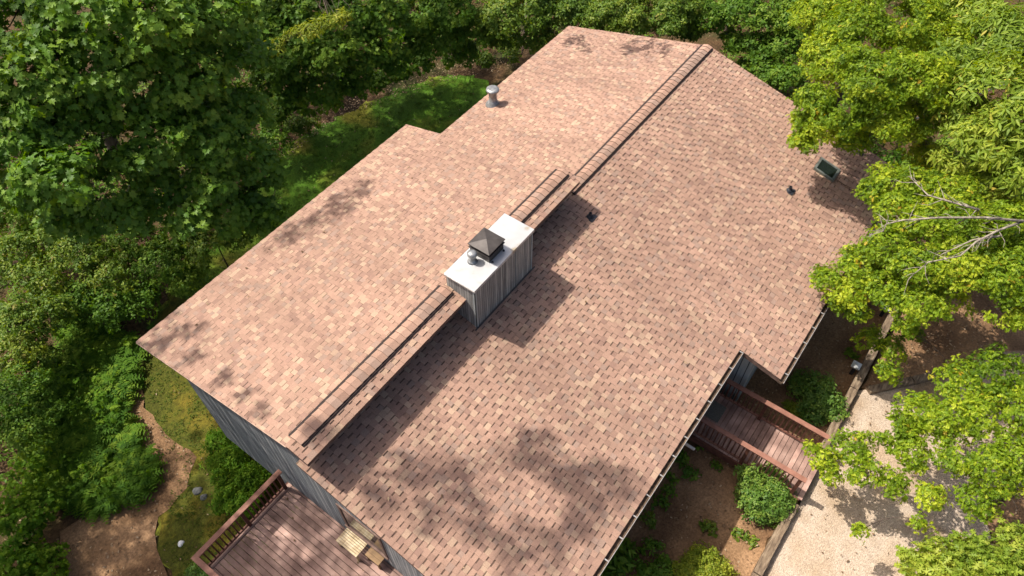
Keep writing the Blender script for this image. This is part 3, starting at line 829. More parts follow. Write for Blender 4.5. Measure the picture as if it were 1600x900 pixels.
SHAPES = {}
for k_ in ('oak', 'maple', 'long', 'oval'):
    rg = leaf_shape(k_)
    c = np.array([[0, .45]])
    P2 = np.vstack([c, rg])
    x, y = P2[:, 0], P2[:, 1]
    z = .28 * np.abs(x) - .22 * y * y
    n_ = len(rg)
    F = np.array([(0, 1 + (i + 1) % n_, 1 + i) for i in range(n_)])
    SHAPES[k_] = (np.stack([x, y, z], 1), F)


def nrm(a):
    return a / (np.linalg.norm(a, axis=-1, keepdims=True) + 1e-9)


def leaves_at(P, Nn, kind, size, ros, rg_, droop=.25):
    """rosettes of leaves: P (n,3) centres, Nn (n,3) axis. returns V,F,tone"""
    n = len(P)
    a = nrm(np.cross(Nn, rg_.normal(0, 1, (n, 3)))); b = np.cross(Nn, a)
    tb = rg_.beta(2.2, 2.2, n)
    Pl = np.repeat(P, ros, 0); N_ = np.repeat(Nn, ros, 0); A = np.repeat(a, ros, 0); B = np.repeat(b, ros, 0)
    m = n * ros
    ph = np.tile(np.arange(ros) * 2 * np.pi / ros, n) + rg_.normal(0, .35, m)
    tilt = rg_.normal(.05, .35, m)[:, None]
    d = A * np.cos(ph)[:, None] + B * np.sin(ph)[:, None]
    Y = nrm(d * np.cos(tilt) + N_ * np.sin(tilt) + np.array([0, 0, -droop]))
    Zt = nrm(N_ + rg_.normal(0, .28, (m, 3)))
    X = nrm(np.cross(Y, Zt)); Z = np.cross(X, Y)
    sz = (size * rg_.uniform(.5, 1.25, m))[:, None, None]
    base = Pl + d * (size * rg_.uniform(.05, .35, m))[:, None] + N_ * (size * rg_.normal(0, .3, m))[:, None]
    sh, F = SHAPES[kind]
    V = base[:, None, :] + sz * (sh[None, :, 0:1] * X[:, None, :] + sh[None, :, 1:2] * Y[:, None, :] + sh[None, :, 2:3] * Z[:, None, :])
    k = len(sh)
    FF = (F[None] + (np.arange(m) * k)[:, None, None]).reshape(-1, 3)
    tone = np.clip(np.repeat(tb, ros) * .75 + rg_.uniform(0, .32, m) - .03, 0, .94)
    odd = rg_.random(n) < .02
    tone = np.where(np.repeat(odd, ros) & (rg_.random(m) < .7), rg_.uniform(.96, 1, m), tone)
    return V.reshape(-1, 3), FF, np.repeat(tone, k)


def clump_points(c, r, n, rg_, shell=.5, low=-.35):
    d = nrm(rg_.normal(0, 1, (int(n * 1.9) + 8, 3)))
    d = d[d[:, 2] > low]
    d = d[:n]
    ph = rg_.uniform(0, 6.28, 6)
    bump = 1 + .22 * np.sin(3 * d[:, 0] + ph[0]) * np.sin(3 * d[:, 1] + ph[1]) + .16 * np.sin(6 * d[:, 1] + 5 * d[:, 2] + ph[2])
    rad = (shell + (1 - shell) * rg_.random(len(d)) ** .6) * bump
    P = c + d * rad[:, None] * r
    g = np.sin(P[:, 0] * 2.3 + ph[3]) + np.sin(P[:, 1] * 2.6 + ph[4]) + np.sin(P[:, 2] * 2.9 + ph[5] + P[:, 0] * 1.3)
    keep = g > -1.25
    if keep.sum() < 4: keep[:] = True
    return P[keep], d[keep]


def foliage(clumps, kind, size, ros, cover, rg_, upb=.7, low=-.35, shell=.5, droop=.25):
    Vs, Fs, Ts, o = [], [], [], 0
    spots = []
    area = size * size * (.34 if kind in ('oak', 'oval') else .5 if kind == 'maple' else .17)
    for (c, r) in clumps:
        c = np.asarray(c, float); r = np.asarray(r, float)
        A = 4 * np.pi * ((r[0] * r[1]) ** 1.6 / 3 + 2 * (r[0] * r[2]) ** 1.6 / 3) ** (1 / 1.6) * .75
        n = max(6, int(cover * A / (area * ros)))
        P, d = clump_points(c, r, n, rg_, shell, low)
        if len(P) == 0: continue
        Nn = nrm(d * np.array([.8, .8, .8]) + np.array([0, 0, upb]) + rg_.normal(0, .25, d.shape))
        V, F, t = leaves_at(P, Nn, kind, size, ros, rg_, droop)
        t = np.where(t > .95, t, np.clip(t + rg_.normal(0, .1), 0, .94))
        Vs.append(V); Fs.append(F + o); Ts.append(t); o += len(V)
        spots.append((c, r, P))
    return np.concatenate(Vs), np.concatenate(Fs), np.concatenate(Ts), spots


SEED = [100]


def make_tree(name, label, cat, base, clumps, kind='oak', size=.13, mat='leaf_oak', trunk_r=.16, bark='bark', cover=2.0, ros=6, group=None,
              top=None, parts=('trunk', 'crown'), twigs=8, low=-.35, shell=.5, upb=.7, lean=(0, 0), droop=.25, dead=()):
    SEED[0] += 1
    rg_ = np.random.default_rng(SEED[0])
    bx_, by_ = base; bz = float(gz(bx_, by_))
    root = empty(name, (bx_, by_, bz), label, cat, group)
    org = np.array([bx_, by_, bz])
    V, F, t, spots = foliage(clumps, kind, size, ros, cover, rg_, upb, low, shell, droop)
    fast_mesh(parts[1], V, F, M[mat], root, t, org)
    mb = MB()
    zc = [c[2] for c, r in clumps]
    ztop = top if top is not None else max(bz + .3, np.mean(zc) + .2)
    B0 = np.array([bx_, by_, bz - .15]); B1 = np.array([bx_ + lean[0], by_ + lean[1], ztop])
    wig = rg_.normal(0, 1, (2,))
    def trunk_pt(s):
        q = B0 + (B1 - B0) * s
        return q + np.array([wig[0], wig[1], 0]) * .05 * (ztop - bz) * math.sin(math.pi * s) * .4
    k = 9
    mb.tube([trunk_pt(i / (k - 1)) for i in range(k)], [trunk_r * ((1.25 if i == 0 else 1) - .65 * i / (k - 1)) for i in range(k)], 9)
    done = []
    order = sorted(range(len(spots)), key=lambda i: np.linalg.norm(spots[i][0] - B1))
    for i in order:
        c, r, P = spots[i]
        h = (c[2] - .45 * np.hypot(c[0] - B1[0], c[1] - B1[1]) - B0[2]) / max(.2, ztop - B0[2])
        s = float(np.clip(h, .18, .98)); p0 = trunk_pt(s); r0 = None
        best = np.linalg.norm(c - p0) * .85
        for (pc, pp, pr) in done:
            for u in (.5, .75, 1):
                q = np.array(pp[int(u * 6)]); dd = np.linalg.norm(c - q) + .12 * u * np.linalg.norm(q - p0)
                if dd < best: best = dd; p0 = q; r0 = pr[int(u * 6)] * .8
        dist = np.linalg.norm(c - p0)
        mid = (p0 + c) / 2 + rg_.normal(0, .08, 3) * dist + np.array([0, 0, .06 * dist])
        pts = [p0 * (1 - u) ** 2 + 2 * u * (1 - u) * mid + c * u * u for u in np.linspace(0, 1, 7)]
        if r0 is None: r0 = min(trunk_r * (1 - .6 * s) * .6, .03 + .018 * dist)
        rr = [max(.008, r0 * (1 - .7 * u)) for u in np.linspace(0, 1, 7)]
        mb.tube(pts, rr, 6); done.append((c, pts, rr))
        if twigs and len(P):
            for q in P[rg_.choice(len(P), min(twigs, len(P)), replace=False)]:
                u0 = rg_.uniform(.55, 1); s0 = pts[int(u0 * 6)]
                m2 = (s0 + q) / 2 + rg_.normal(0, .07, 3) * np.linalg.norm(q - s0) + np.array([0, 0, .03])
                mb.tube([s0, m2, q], [max(.005, r0 * .3), max(.004, r0 * .2), .003], 4, cap=False)
    mb.build(parts[0], M[bark], root, smooth=True)
    if dead:
        mb = MB()
        for pl in dead:
            n = len(pl); mb.tube(pl, [.03 * (1 - .8 * i / (n - 1)) + .005 for i in range(n)], 6)
            for i in range(1, n):
                for _ in range(5):
                    u = rg_.random(); q = np.array(pl[i - 1]) * (1 - u) + np.array(pl[i]) * u
                    e = q + nrm(rg_.normal(0, 1, 3) + nrm(np.array(pl[-1]) - np.array(pl[0])) * 1.2) * rg_.uniform(.2, .6)
                    mb.tube([q, (q + e) / 2 + rg_.normal(0, .04, 3), e], [.012, .008, .003], 4, cap=False)
        mb.build('dead_branch', M['bark_pale'], root, smooth=True)
    return root


def cl(*specs):
    """(px, py, z, r_px[, flatten]) -> world clumps"""
    out = []
    for s in specs:
        c = at(s[0], s[1], s[2]); r = s[3] / ppm(c); fl = s[4] if len(s) > 4 else .7
        out.append((c, (r, r, r * fl)))
    return out


def sunward(px, py, z, t, r, fl=.5):
    """a bough whose shade falls on the place z seen at (px, py): t metres of height towards the sun"""
    c = at(px, py, z) + SUN / SUN[2] * t
    return (c, (r, r, r * fl))


# --- right side: oaks reaching over the roof and the drive
make_tree('oak_tree', 'bright green oak whose lowest bough lies over the far roof corner near the skylight', 'tree', (24.0, -4.0),
          cl((1285, 25, 1.2, 48), (1345, 50, 2.2, 60), (1415, 35, 2.4, 60), (1300, 95, 1.8, 52), (1365, 120, 2.4, 60), (1430, 125, 2.4, 55), (1275, 160, 1.4, 34), (1320, 175, 1.6, 46),
             (1385, 185, 1.6, 46), (1257, 212, .5, 17), (1287, 200, .9, 30), (1255, 195, .7, 14), (1440, 190, 1.2, 40), (1470, 70, 2, 50), (1445, 240, .2, 26), (1270, 185, .9, 24), (1247, 222, .5, 14), (1245, 184, .8, 11), (1262, 228, .45, 14), (1330, 215, .8, 28)),
          'oak', .12, 'leaf_oak', .26, cover=2.8, ros=6, top=2.0)
make_tree('hickory_tree', 'pale yellow-green tree with long drooping leaves at the right edge above the dead branches', 'tree', (27.0, -11.0),
          cl((1520, 30, 2.2, 62), (1585, 60, 2.6, 62), (1500, 105, 2.4, 50), (1560, 140, 2.8, 62), (1600, 190, 2.6, 55), (1505, 180, 1.8, 46), (1545, 225, 2.0, 50), (1590, 265, 1.8, 48), (1500, 250, .8, 40), (1545, 290, 1.0, 40), (1480, 20, 1.2, 40)),
          'long', .2, 'leaf_pale', .24, cover=2.7, ros=6, top=2.4, droop=.4)
D = lambda *p: [tuple(at(*q)) for q in p]
make_tree('oak_tree', 'oak with pale bare dead branches lying across its top at the right edge', 'tree', (19.6, -14.8),
          cl((1362, 300, .4, 26), (1395, 285, .6, 34), (1440, 292, .8, 40), (1490, 305, .9, 42), (1400, 335, .5, 40), (1455, 350, .8, 46), (1520, 355, 1, 50), (1580, 350, 1, 50), (1395, 390, .2, 42), (1345, 415, -.4, 38), (1297, 440, -.8, 26),
             (1325, 455, -.8, 30), (1440, 415, .3, 48), (1505, 420, .6, 50), (1570, 430, .7, 50), (1390, 455, -.4, 38), (1440, 475, -.2, 36), (1283, 430, -.9, 16), (1340, 488, -1.2, 20), (1580, 490, .1, 34), (1310, 470, -1.1, 18), (1600, 400, .8, 40), (1415, 510, -.8, 18), (1480, 465, -.2, 34)),
          'oak', .12, 'leaf_oak', .22, cover=2.4, ros=6, top=.6,
          dead=[D((1605, 346, 1.7), (1540, 340, 1.75), (1470, 340, 1.6), (1410, 344, 1.4), (1385, 350, 1.2), (1380, 362, 1.0)),
                D((1600, 345, 1.65), (1560, 360, 1.6), (1525, 378, 1.5), (1500, 400, 1.3), (1450, 410, 1.1), (1420, 435, .8)),
                D((1530, 328, 1.6), (1495, 318, 1.6), (1450, 305, 1.5), (1420, 275, 1.3)), D((1565, 368, 1.5), (1520, 375, 1.3), (1470, 398, 1.0))])
make_tree('oak_tree', 'oak spreading loose leafy boughs over the gravel driveway below the slanting timber', 'tree', (15.0, -15.2),
          cl((1360, 530, -2.6, 22), (1395, 545, -2.4, 22), (1390, 580, -2.4, 18), (1425, 520, -2.2, 16), (1500, 600, -1.2, 38), (1560, 585, -1.0, 46), (1440, 645, -1.6, 38), (1395, 670, -1.8, 36), (1335, 700, -2.2, 34), (1290, 720, -2.5, 26), (1480, 655, -1.4, 44), (1545, 650, -1.2, 48),
             (1600, 640, -1, 46), (1425, 705, -1.8, 36), (1500, 710, -1.5, 40), (1560, 735, -1.4, 46), (1600, 720, -1.2, 40), (1345, 745, -2.3, 20), (1395, 755, -2.2, 26), (1455, 775, -2.0, 26), (1300, 745, -2.6, 15), (1345, 830, -2.6, 14), (1530, 785, -1.8, 30), (1590, 795, -1.6, 36), (1270, 705, -2.6, 14), (1440, 815, -2.3, 14), (1370, 720, -2.0, 24)),
          'oak', .12, 'leaf_oak', .2, cover=1.85, ros=6, top=-1.0, twigs=10)
make_tree('oak_sapling', 'young oak with large pale leaves in the bottom right corner', 'tree', (10.8, -15.4),
          cl((1430, 880, -2.0, 28), (1475, 865, -1.8, 32), (1530, 870, -1.8, 38), (1590, 860, -1.7, 38), (1560, 900, -1.6, 44), (1480, 905, -1.7, 44), (1510, 845, -2, 22), (1605, 905, -1.6, 40)),
          'oak', .2, 'leaf_pale', .1, cover=2.1, ros=6, top=-1.8)

# --- top left: big maple and the woods behind the lawn
make_tree('sycamore_tree', 'big dark green broad-leaved tree filling the upper left corner of the view', 'tree', (6.2, 19.2),
          cl((40, 30, 3.2, 80), (130, 20, 3.6, 85), (230, 30, 3.4, 85), (320, 20, 2.8, 75), (60, 120, 2.8, 85), (160, 120, 2.2, 92), (260, 120, 1.6, 88), (345, 100, 1.2, 68), (30, 210, 1.8, 75), (120, 210, 1.2, 80), (220, 220, .6, 82), (310, 200, .2, 68),
             (370, 170, 0, 45), (385, 250, -1.2, 44), (330, 280, -.8, 52), (250, 300, -1, 55), (170, 290, .0, 56), (80, 280, 1.6, 60), (400, 310, -2, 32), (290, 340, -1, 34), (375, 60, 1.2, 36), (20, 300, .8, 46), (200, 335, -.6, 34), (412, 265, -1.8, 38), (418, 335, -2.4, 32), (355, 330, -1.8, 40), (150, 340, -.8, 40), (90, 335, -.6, 40), (340, 230, 0, 50), (280, 170, .6, 58)),
          'maple', .2, 'leaf_maple', .3, cover=2.5, ros=5, top=3.0)
make_tree('beech_tree', 'dark leafy tree between the big corner tree and the back lawn', 'tree', (17.4, 20.0),
          cl((420, 30, -1.0, 46), (480, 20, -.8, 50), (540, 30, -1.0, 50), (450, 90, -1.5, 46), (510, 85, -1.5, 50), (570, 80, -2.0, 44), (440, 140, -2.8, 36), (495, 140, -3, 38), (550, 125, -3.2, 34), (600, 30, -1.2, 44), (610, 95, -3, 30), (455, 172, -4.4, 28), (505, 160, -4.8, 26), (550, 148, -5, 22), (430, 110, -2, 40), (425, 60, -1.2, 40), (400, 20, -.8, 40)),
          'maple', .17, 'leaf_dark', .2, cover=2.6, ros=5, top=-1.4)
make_tree('hemlock_tree', 'slim tree with feathery yellow-green bough above the dark trees by the lawn', 'tree', (21.2, 21.6),
          cl((455, 60, .6, 20, .3), (485, 45, .8, 22, .3), (515, 32, .9, 20, .3), (535, 25, 1, 14, .3), (430, 72, .4, 18, .3)), 'long', .16, 'leaf_yellow', .1, cover=1.6, ros=6, top=.6)
make_tree('understory_tree', 'dark green tree at the back edge of the lawn above its round end', 'tree', (22.6, 15.6),
          cl((650, 25, -2, 44), (700, 15, -1.8, 44), (640, 70, -3.2, 34), (690, 60, -3, 38), (740, 45, -2.8, 40), (725, 80, -4, 24), (590, 128, -5.0, 20), (625, 112, -5, 20), (660, 98, -5, 20), (700, 90, -5, 16)),
          'maple', .14, 'leaf_dark', .15, cover=2.7 + 0.2, ros=5, top=-2.5)
make_tree('understory_tree', 'mottled green tree with olive leaves just left of the far roof corner', 'tree', (25.8, 12.6),
          cl((780, 20, -2, 42), (830, 10, -2, 42), (785, 60, -3.4, 28), (835, 55, -3.4, 32), (815, 85, -4.6, 20), (870, 20, -2.4, 34), (760, 95, -5.2, 14)),
          'oval', .14, 'leaf_mid', .14, cover=2.7 + 0.2, ros=6, top=-2.4)
make_tree('understory_tree', 'sunlit speckled bush-like tree rising behind the far roof edge between its corner and ridge', 'tree', (27.4, 7.6),
          cl((900, 15, -2.4, 36), (950, 20, -2.2, 38), (1000, 25, -2.2, 38), (1045, 30, -2.2, 36), (985, 45, -3, 26), (925, 42, -3, 22), (1060, 10, -2, 36), (980, -10, -1.8, 40), (1075, 48, -3, 22)),
          'oval', .12, 'leaf_mid', .14, cover=2.7 + 0.3, ros=6, top=-2.4)
make_tree('understory_tree', 'dark tree with shaded hollow crown behind the far end of the ridge', 'tree', (29.0, 2.8),
          cl((1110, 25, -2.4, 36), (1160, 20, -2.2, 38), (1210, 20, -2, 42), (1140, 65, -3.2, 26), (1185, 75, -3.2, 32), (1225, 70, -2.8, 34), (1205, 115, -3.6, 28), (1165, 105, -4, 18), (1235, 120, -3, 26), (1250, 30, -1.8, 36)),
          'oval', .14, 'leaf_dark', .14, cover=2.7 + 0.1, ros=6, top=-2.4)
make_tree('understory_tree', 'shaded green tree in the dark gap beyond the roof mast', 'tree', (26.0, -8.6),
          cl((1380, 240, -3.6, 36), (1440, 270, -3.4, 40), (1480, 290, -3.0, 44), (1350, 215, -3.8, 28), (1500, 240, -2.8, 40)), 'oval', .14, 'leaf_dark', .12, cover=1.6, ros=6, top=-3.2)
make_tree('understory_tree', 'low green tree below the hickory, behind the oak with dead branches', 'tree', (23.5, -12.5),
          cl((1540, 400, -2.6, 50), (1590, 330, -2.4, 50), (1600, 480, -2.8, 40), (1530, 320, -2.6, 40)), 'oval', .15, 'leaf_mid', .12, cover=1.6, ros=6, top=-2.6)

# --- left: thicket below the big tree, each bush on its own
BUSH = [('shrub', 'yellowish sunlit shrub under the lower edge of the corner tree, nearest the roof eave', [(330, 385, -4.6, 44), (370, 360, -4.6, 36), (300, 360, -4.4, 36)], 'oval', .13, 'leaf_mid'),
        ('shrub', 'dark shrub in the thicket midway between the corner tree and the near roof corner', [(255, 410, -4.8, 48), (215, 380, -4.6, 44), (290, 430, -5.2, 34)], 'oval', .11, 'leaf_dark'),
        ('shrub', 'speckled olive shrub below the corner tree at mid left', [(130, 395, -4.4, 52), (170, 430, -4.8, 44), (90, 370, -4.2, 44)], 'oval', .11, 'leaf_mid'),
        ('shrub', 'tawny sun-flecked shrub at the left edge under the big tree', [(20, 400, -4.2, 48), (55, 440, -4.4, 44), (20, 350, -4, 44)], 'oval', .11, 'leaf_mid'),
        ('shrub', 'dark shrub just above the fern bank', [(170, 480, -5.2, 40), (220, 465, -5.4, 36), (120, 470, -5, 38)], 'oval', .11, 'leaf_dark'),
        ('shrub', 'greyish green shrub with light leaf sprays at the left edge beside the ferns', [(35, 500, -4.2, 48), (75, 490, -4.4, 38), (20, 550, -4.4, 44), (60, 560, -4.8, 36)], 'oval', .11, 'leaf_mid'),
        ('shrub', 'dense dull green shrub at the left edge below the grey-green one', [(20, 620, -4.4, 50), (55, 650, -4.8, 42), (25, 690, -4.8, 46)], 'oval', .1, 'leaf_dark'),
        ('shrub', 'leafy green shrub at the left edge above the bottom corner', [(25, 760, -5, 46), (60, 790, -5.3, 36), (20, 820, -5.2, 42)], 'maple', .1, 'leaf_fern'),
        ('shrub', 'low ivy-like shrub in the bottom left corner beside the mulch path', [(25, 880, -5.4, 42), (70, 860, -5.8, 28), (75, 900, -5.8, 34)], 'maple', .1, 'leaf_fern'),
        ('shrub', 'low shrub of fine leaves hugging the corner of the gable wall', [(340, 690, -5.7, 22), (370, 715, -5.6, 26), (345, 720, -5.8, 26)], 'long', .12, 'leaf_fern'),
        ('shrub', 'rounded dark shrub beside the deck railing next to the two grey stones', [(360, 755, -5.6, 32), (395, 750, -5.5, 28), (380, 785, -5.6, 26), (345, 785, -5.8, 18), (405, 735, -5.5, 20)], 'oval', .08, 'leaf_fern'),
        ('shrub', 'small bright green plant under the outer corner of the deck railing', [(305, 893, -5.8, 14), (318, 905, -5.8, 16)], 'oval', .08, 'leaf_azalea'),
        ('shrub', 'shrub on the dark bank at the left end of the back lawn', [(430, 215, -4.9, 28), (425, 180, -4.6, 28), (420, 330, -5.4, 22)], 'oval', .12, 'leaf_dark'),
        ('shrub', 'low dark shrub at the back edge of the lawn below the slim tree bough', [(465, 195, -5.7, 20), (490, 183, -5.7, 18)], 'oval', .11, 'leaf_mid'),
        ('shrub', 'low sunlit shrub by the rounded far end of the back lawn', [(745, 80, -5.7, 16), (775, 72, -5.6, 16), (800, 80, -5.6, 14)], 'oval', .11, 'leaf_mid'),
        ('shrub', 'round glossy green azalea in front of the walkway railing by the gravel', [(1195, 770, -4.15, 40, .9), (1207, 748, -4.2, 24, .8), (1198, 785, -4.1, 30, .8), (1170, 775, -4.25, 24, .8), (1175, 752, -4.2, 26, .8), (1220, 780, -4.2, 26, .8), (1190, 800, -4.3, 24, .7)], 'oval', .075, 'leaf_azalea'),
        ('shrub', 'dark glossy shrub with pale new leaves right of the walkway, under the roof corner', [(1278, 615, -4.2, 34, .9), (1255, 600, -4.3, 24), (1300, 635, -4.2, 24), (1270, 645, -4.3, 24)], 'oval', .085, 'leaf_azalea'),
        ('shrub', 'small yellowing shrub between the dark shrub and the walkway railing', [(1243, 640, -4.4, 12), (1232, 633, -4.45, 9)], 'oval', .06, 'leaf_yellow'),
        ('shrub', 'yellow-green rounded shrub at the bottom edge below the front gutter', [(1100, 880, -4.4, 34), (1075, 890, -4.4, 26), (1120, 895, -4.4, 28)], 'oval', .065, 'leaf_yellow'),
        ('fern_plant', 'clump of large dark fern-like leaves at the bottom edge beside the gutter', [(970, 870, -4.5, 26), (955, 895, -4.5, 26), (985, 850, -4.6, 16)], 'long', .24, 'leaf_dark'),
        ('shrub', 'dark low shrub between the fern clump and the yellow-green shrub', [(1020, 860, -4.5, 22), (1035, 885, -4.5, 22), (1010, 895, -4.5, 20)], 'oval', .1, 'leaf_dark')]
for (nm, lab, cs, kd, sz, mt) in BUSH:
    cc = cl(*cs); b0 = np.mean([c for c, r in cc], 0)
    make_tree(nm, lab, 'shrub' if nm == 'shrub' else 'fern', (b0[0], b0[1]), cc, kd, sz, mt, .035, cover=2.0, ros=6, parts=('stem', 'foliage'), twigs=5, low=-.6, shell=.35, top=float(np.mean([c[2] for c, r in cc])))
for (px_, py_, rp) in ((1060, 712, 13), (1075, 735, 12), (1046, 745, 11), (1030, 785, 13), (1045, 765, 9), (1105, 820, 12), (1118, 725, 8), (1010, 812, 12), (1158, 835, 12), (1178, 848, 10), (1090, 690, 9), (1330, 552, 9)):
    cc = cl((px_, py_, -4.6, rp, .6), (px_ + rp * .7, py_ + rp * .5, -4.65, rp * .7, .5)); b0 = cc[0][0]
    make_tree('leafy_plant', 'small leafy plant scattered in the brown mulch bed along the front of the house', 'plant', (b0[0], b0[1]), cc, 'oval', .12, 'leaf_mid' if py_ > 800 else 'leaf_dark', .012,
              cover=1.3, ros=5, parts=('stem', 'foliage'), twigs=3, low=-.1, shell=.3, top=-4.62, group='small plants in the front mulch bed')

# --- tall trees standing just outside the view to the left: their shade lies on the lawn, deck and roof
make_tree('tall_tree', 'tall tree left of the deck, throwing dappled shade on deck and near roof corner', 'tree', (-8.5, 13.0),
          [((-4.8, 11.4, 11.6), (2.6, 2.6, 2.2)), ((-6.8, 13.5, 11), (3.2, 3.2, 2.6)), ((-6, 10.2, 10), (2.0, 2, 1.6)), ((-3.4, 15.2, 12.2), (2.6, 2.6, 2.2)), ((-7, 17, 11), (3, 3, 2.4)), ((-9, 14.5, 9), (3, 3, 2.4))] +
          [sunward(*q) for q in ((830, 715, -1.0, 19.5, .55), (870, 735, -1.1, 19.5, .5), (690, 745, -.9, 19.5, .55), (720, 770, -1, 19.5, .5), (745, 825, -1.2, 19.5, .6), (775, 745, -1, 19.5, .45), (910, 775, -1.2, 19.5, .6), (945, 750, -1.2, 19.5, .55), (985, 745, -1.2, 19.5, .35),
                                 (855, 850, -1.3, 19.5, .6), (800, 870, -1.3, 19.5, .5), (640, 800, -1.1, 19.5, .45), (848, 690, -.9, 19.5, .35), (690, 830, -1.2, 19.5, .4), (900, 820, -1.3, 19.5, .45), (600, 760, -.9, 19.5, .35),
                                 (290, 520, -.3, 13, .33), (255, 538, -.35, 13, .25), (315, 560, -.2, 12.5, .25), (372, 608, -.1, 13, .3), (398, 622, .1, 13, .28), (420, 655, .3, 13, .2),
                                 (390, 885, -4.15, 15, .7), (350, 870, -4.15, 15, .6))],
          'oval', .2, 'leaf_mid', .35, cover=.85, ros=6, top=13, twigs=3)
make_tree('tall_tree', 'tall shade tree behind the big corner tree, darkening the thicket and back lawn', 'tree', (1.0, 26.0),
          [((1.2, 20.6, 12.5), (3.2, 3.2, 2.6)), ((4.6, 22.0, 13), (3.0, 3.0, 2.4)), ((7.2, 23.5, 12), (3.2, 3.2, 2.6)), ((2.5, 25, 13), (3.6, 3.6, 3))] +
          [sunward(*q) for q in ((530, 312, -.2, 14, .6), (558, 288, -.2, 14, .45), (500, 330, -.2, 14, .55), (470, 352, -.25, 14, .5), (440, 374, -.3, 14, .42), (545, 325, -.2, 14, .3))],
          'oval', .2, 'leaf_mid', .35, cover=.75, ros=6, top=13, twigs=3)
make_tree('tall_tree', 'tall shade tree at the back of the lawn, keeping its far end in shadow', 'tree', (16.5, 27.0),
          [((12.6, 23.2, 10), (3.2, 3.2, 2.4)), ((14.6, 19.2, 10.5), (2.6, 2.6, 2)), ((10.2, 24.6, 11), (3, 3, 2.4)), ((16.5, 20.6, 11), (2.4, 2.4, 2)), ((9.4, 21.5, 12), (2.6, 2.6, 2))] +
          [sunward(*q) for q in ((1000, 72, -.5, 6, .65, .4), (1035, 82, -.4, 6, .4, .4), (895, 60, -1.1, 6.5, .5, .4), (915, 75, -1., 6.5, .3, .4))],
          'oval', .2, 'leaf_mid', .35, cover=.85, ros=6, top=11, twigs=3)

# --- ferns, ground cover and fallen leaves nobody could count
def in_poly(P, poly):
    x, y = P[:, 0], P[:, 1]; ins = np.zeros(len(P), bool); k = len(poly)
    for i in range(k):
        x1, y1 = poly[i]; x2, y2 = poly[(i + 1) % k]
        c = ((y1 > y) != (y2 > y)) & (x < (x2 - x1) * (y - y1) / (y2 - y1 + 1e-12) + x1); ins ^= c
    return ins


def scatter(poly, n, rg_):
    poly = np.array(poly); lo = poly.min(0); hi = poly.max(0)
    P = rg_.uniform(lo, hi, (n * 4, 2)); P = P[in_poly(P, poly)][:n]
    return P


rg_ = np.random.default_rng(5)
fp = [tuple(at(u, v, -6.2)[:2]) for u, v in ((110, 500), (215, 535), (203, 590), (195, 640), (222, 700), (243, 738), (232, 772), (160, 800), (115, 790), (75, 770), (50, 690), (60, 600), (90, 540))]
C2 = scatter(fp, 620, rg_)
Vs, Ts = [], []
for (x, y) in C2:
    z = float(gz(x, y)); nf = rg_.integers(7, 10); hgt = rg_.uniform(.2, .75); tn = rg_.beta(1.2, 1.4)
    for j in range(nf):
        a = 2 * math.pi * j / nf + rg_.normal(0, .3); L = rg_.uniform(.28, .6); k = 7
        s = np.linspace(0, 1, k + 1)[1:]
        dx, dy = math.cos(a), math.sin(a)
        cx = x + dx * L * s; cy = y + dy * L * s; cz = z + hgt * (.45 + 1.2 * s - 1.5 * s * s)
        wd = L * .26 * np.sin(np.pi * np.clip(s * .93 + .08, 0, 1)) ** .8
        for sg in (-1, 1):
            px_ = -dy * sg; py_ = dx * sg
            b0 = np.stack([cx - dx * .034, cy - dy * .034, cz], 1); b1 = np.stack([cx + dx * .034, cy + dy * .034, cz], 1)
            tip = np.stack([cx + px_ * wd + dx * wd * .35, cy + py_ * wd + dy * wd * .35, cz - .12 * wd], 1)
            Vs.append(np.stack([b0, b1, tip], 1).reshape(-1, 3)); Ts.append(np.full(k * 3, np.clip(tn + rg_.normal(0, .12), 0, .93)))
V = np.concatenate(Vs); F = np.arange(len(V)).reshape(-1, 3)
o = fast_mesh('ferns', V, F, M['leaf_fern'], None, np.concatenate(Ts)); tag(o, 'bank of green ferns beside the lawn path', 'ferns', kind='stuff')


def carpet(name, label, polys, dens, kind, size, mat, hgt, seed, cat):
    rg_ = np.random.default_rng(seed); Ps = []
    for pl in polys:
        A = abs(sum(pl[i][0] * pl[(i + 1) % len(pl)][1] - pl[(i + 1) % len(pl)][0] * pl[i][1] for i in range(len(pl)))) / 2
        Ps.append(scatter(pl, int(A * dens), rg_))
    P = np.concatenate(Ps)
    g = np.sin(P[:, 0] * 1.3) + np.sin(P[:, 1] * 1.1 + 1) + np.sin(P[:, 0] * .7 + P[:, 1] * .9)
    P = P[g > -1.4]
    z = gz(P[:, 0], P[:, 1]) + rg_.random(len(P)) ** 1.5 * hgt * (1 + .5 * np.sin(P[:, 0] * 1.9 + P[:, 1])) + .05
    Nn = nrm(np.array([0, 0, 1.]) + rg_.normal(0, .35, (len(P), 3)))
    V, F, t = leaves_at(np.column_stack([P, z]), Nn, kind, size, 5, rg_)
    o = fast_mesh(name, V, F, M[mat], None, t); tag(o, label, cat, kind='stuff')


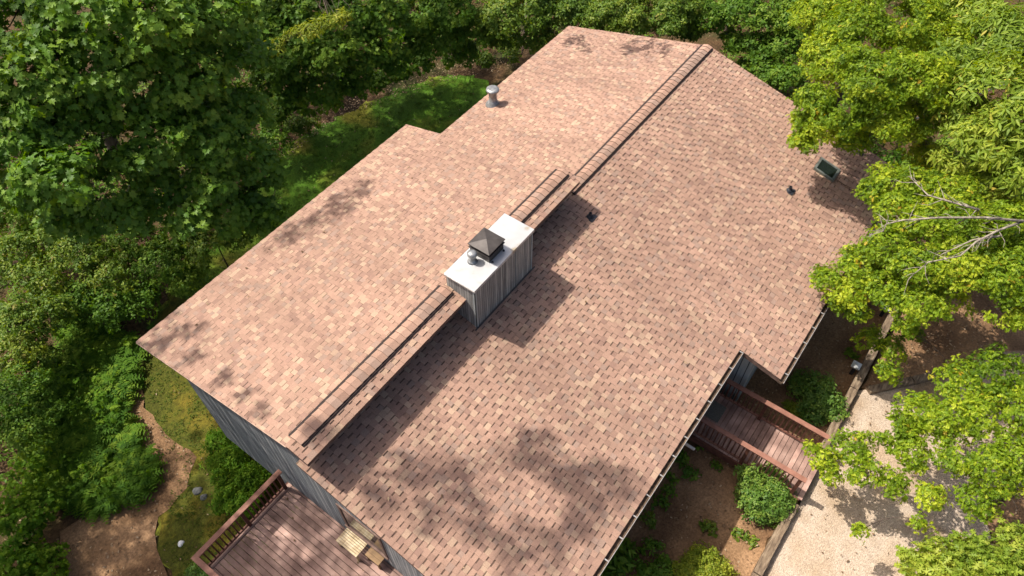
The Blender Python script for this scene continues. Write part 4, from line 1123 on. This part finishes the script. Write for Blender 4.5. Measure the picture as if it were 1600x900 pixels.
WL = [(-14, 9), (-9, 9.5), (-5.5, 7.4), (-3.2, 8.2), (-2.1, 8.4), (-1.4, 9.8), (-.2, 11.2), (3.4, 12.7), (9.2, 14.5), (9.5, 26), (0, 30), (-14, 22)]
WB = [(9.2, 15), (13, 15.2), (16.5, 14.6), (19.5, 13.6), (21.5, 11.5), (22.5, 7), (21, 1), (21, -5), (30, -9), (40, -6), (42, 12), (30, 22), (20, 27), (10, 28)]
carpet('undergrowth', 'low leafy undergrowth covering the forest floor around the yard', [WL, WB], 24, 'oval', .13, 'leaf_dark', .55, 21, 'undergrowth')
carpet('fern_bank_leaves', 'mixed broad leaves growing between the ferns by the lawn path', [fp], 26, 'maple', .13, 'leaf_fern', .75, 33, 'ground cover')
LE = [(x * 1.0, y) for x, y in LAWN[3:16]] + [(14, 6.4), (8, 5.6), (3, 5.4), (.2, 5.0), (.1, 2.6), (-2.6, 2.2), (-3.5, 2.8), (-3.0, 4.6), (-2.3, 5.4)]
carpet('lawn_grass', 'short grass and clover growing over the back lawn', [LE], 42, 'long', .085, 'leaf_grass', .03, 41, 'grass')
# dry leaves
rg_ = np.random.default_rng(77)
Ps = []
for pl, n in ((PATH, 500), (LAWN, 320), ([(2.5, -9.1), (2.5, -6), (20, -7), (21, -9.1)], 1500), ([(12.6, -9.6), (16.5, -12.5), (21, -12), (21, -9.5)], 1500), ([(3, -9.5), (12, -9.5), (16, -12.5), (9, -15)], 220),
              ([(9, 13.8), (13, 15.6), (20, 13.5), (22, 9), (19, 11.5), (14, 14)], 1800), ([(-2.5, -5), (.3, -5), (.3, 1.8), (-2.5, 1.8)], 70), ([(11, -13.5), (17, -14.5), (17, -17), (10, -18)], 800), (WL, 2500), (WB, 2500)):
    q = scatter(pl, n, rg_)
    z = np.full(len(q), FLOOR + .006) if n == 70 else gz(q[:, 0], q[:, 1]) + .075
    Ps.append(np.column_stack([q, z]))
q = np.column_stack([rg_.uniform(.2, L1 - .2, 60), rg_.uniform(3.0, 6.0, 60)]); Ps.append(np.column_stack([q, ZR - PN * (q[:, 1] - YR) + .02]))
q = np.column_stack([rg_.uniform(.2, L2 - .5, 55), rg_.uniform(-6.0, -.9, 55)]); Ps.append(np.column_stack([q, PF * q[:, 1] + .022]))
P = np.concatenate(Ps)
V, F, t = leaves_at(P, nrm(np.array([0, 0, 1.]) + rg_.normal(0, .12, (len(P), 3))), 'oval', .075, 1, rg_, droop=0)
t = np.repeat(np.clip(rg_.random(len(P)), 0, .92), len(t) // len(P))
o = fast_mesh('fallen_leaves', V, F, M['leaf_dry'], None, t); tag(o, 'dry tan leaves scattered over the mulch, lawn, deck and roof', 'leaves', kind='stuff')
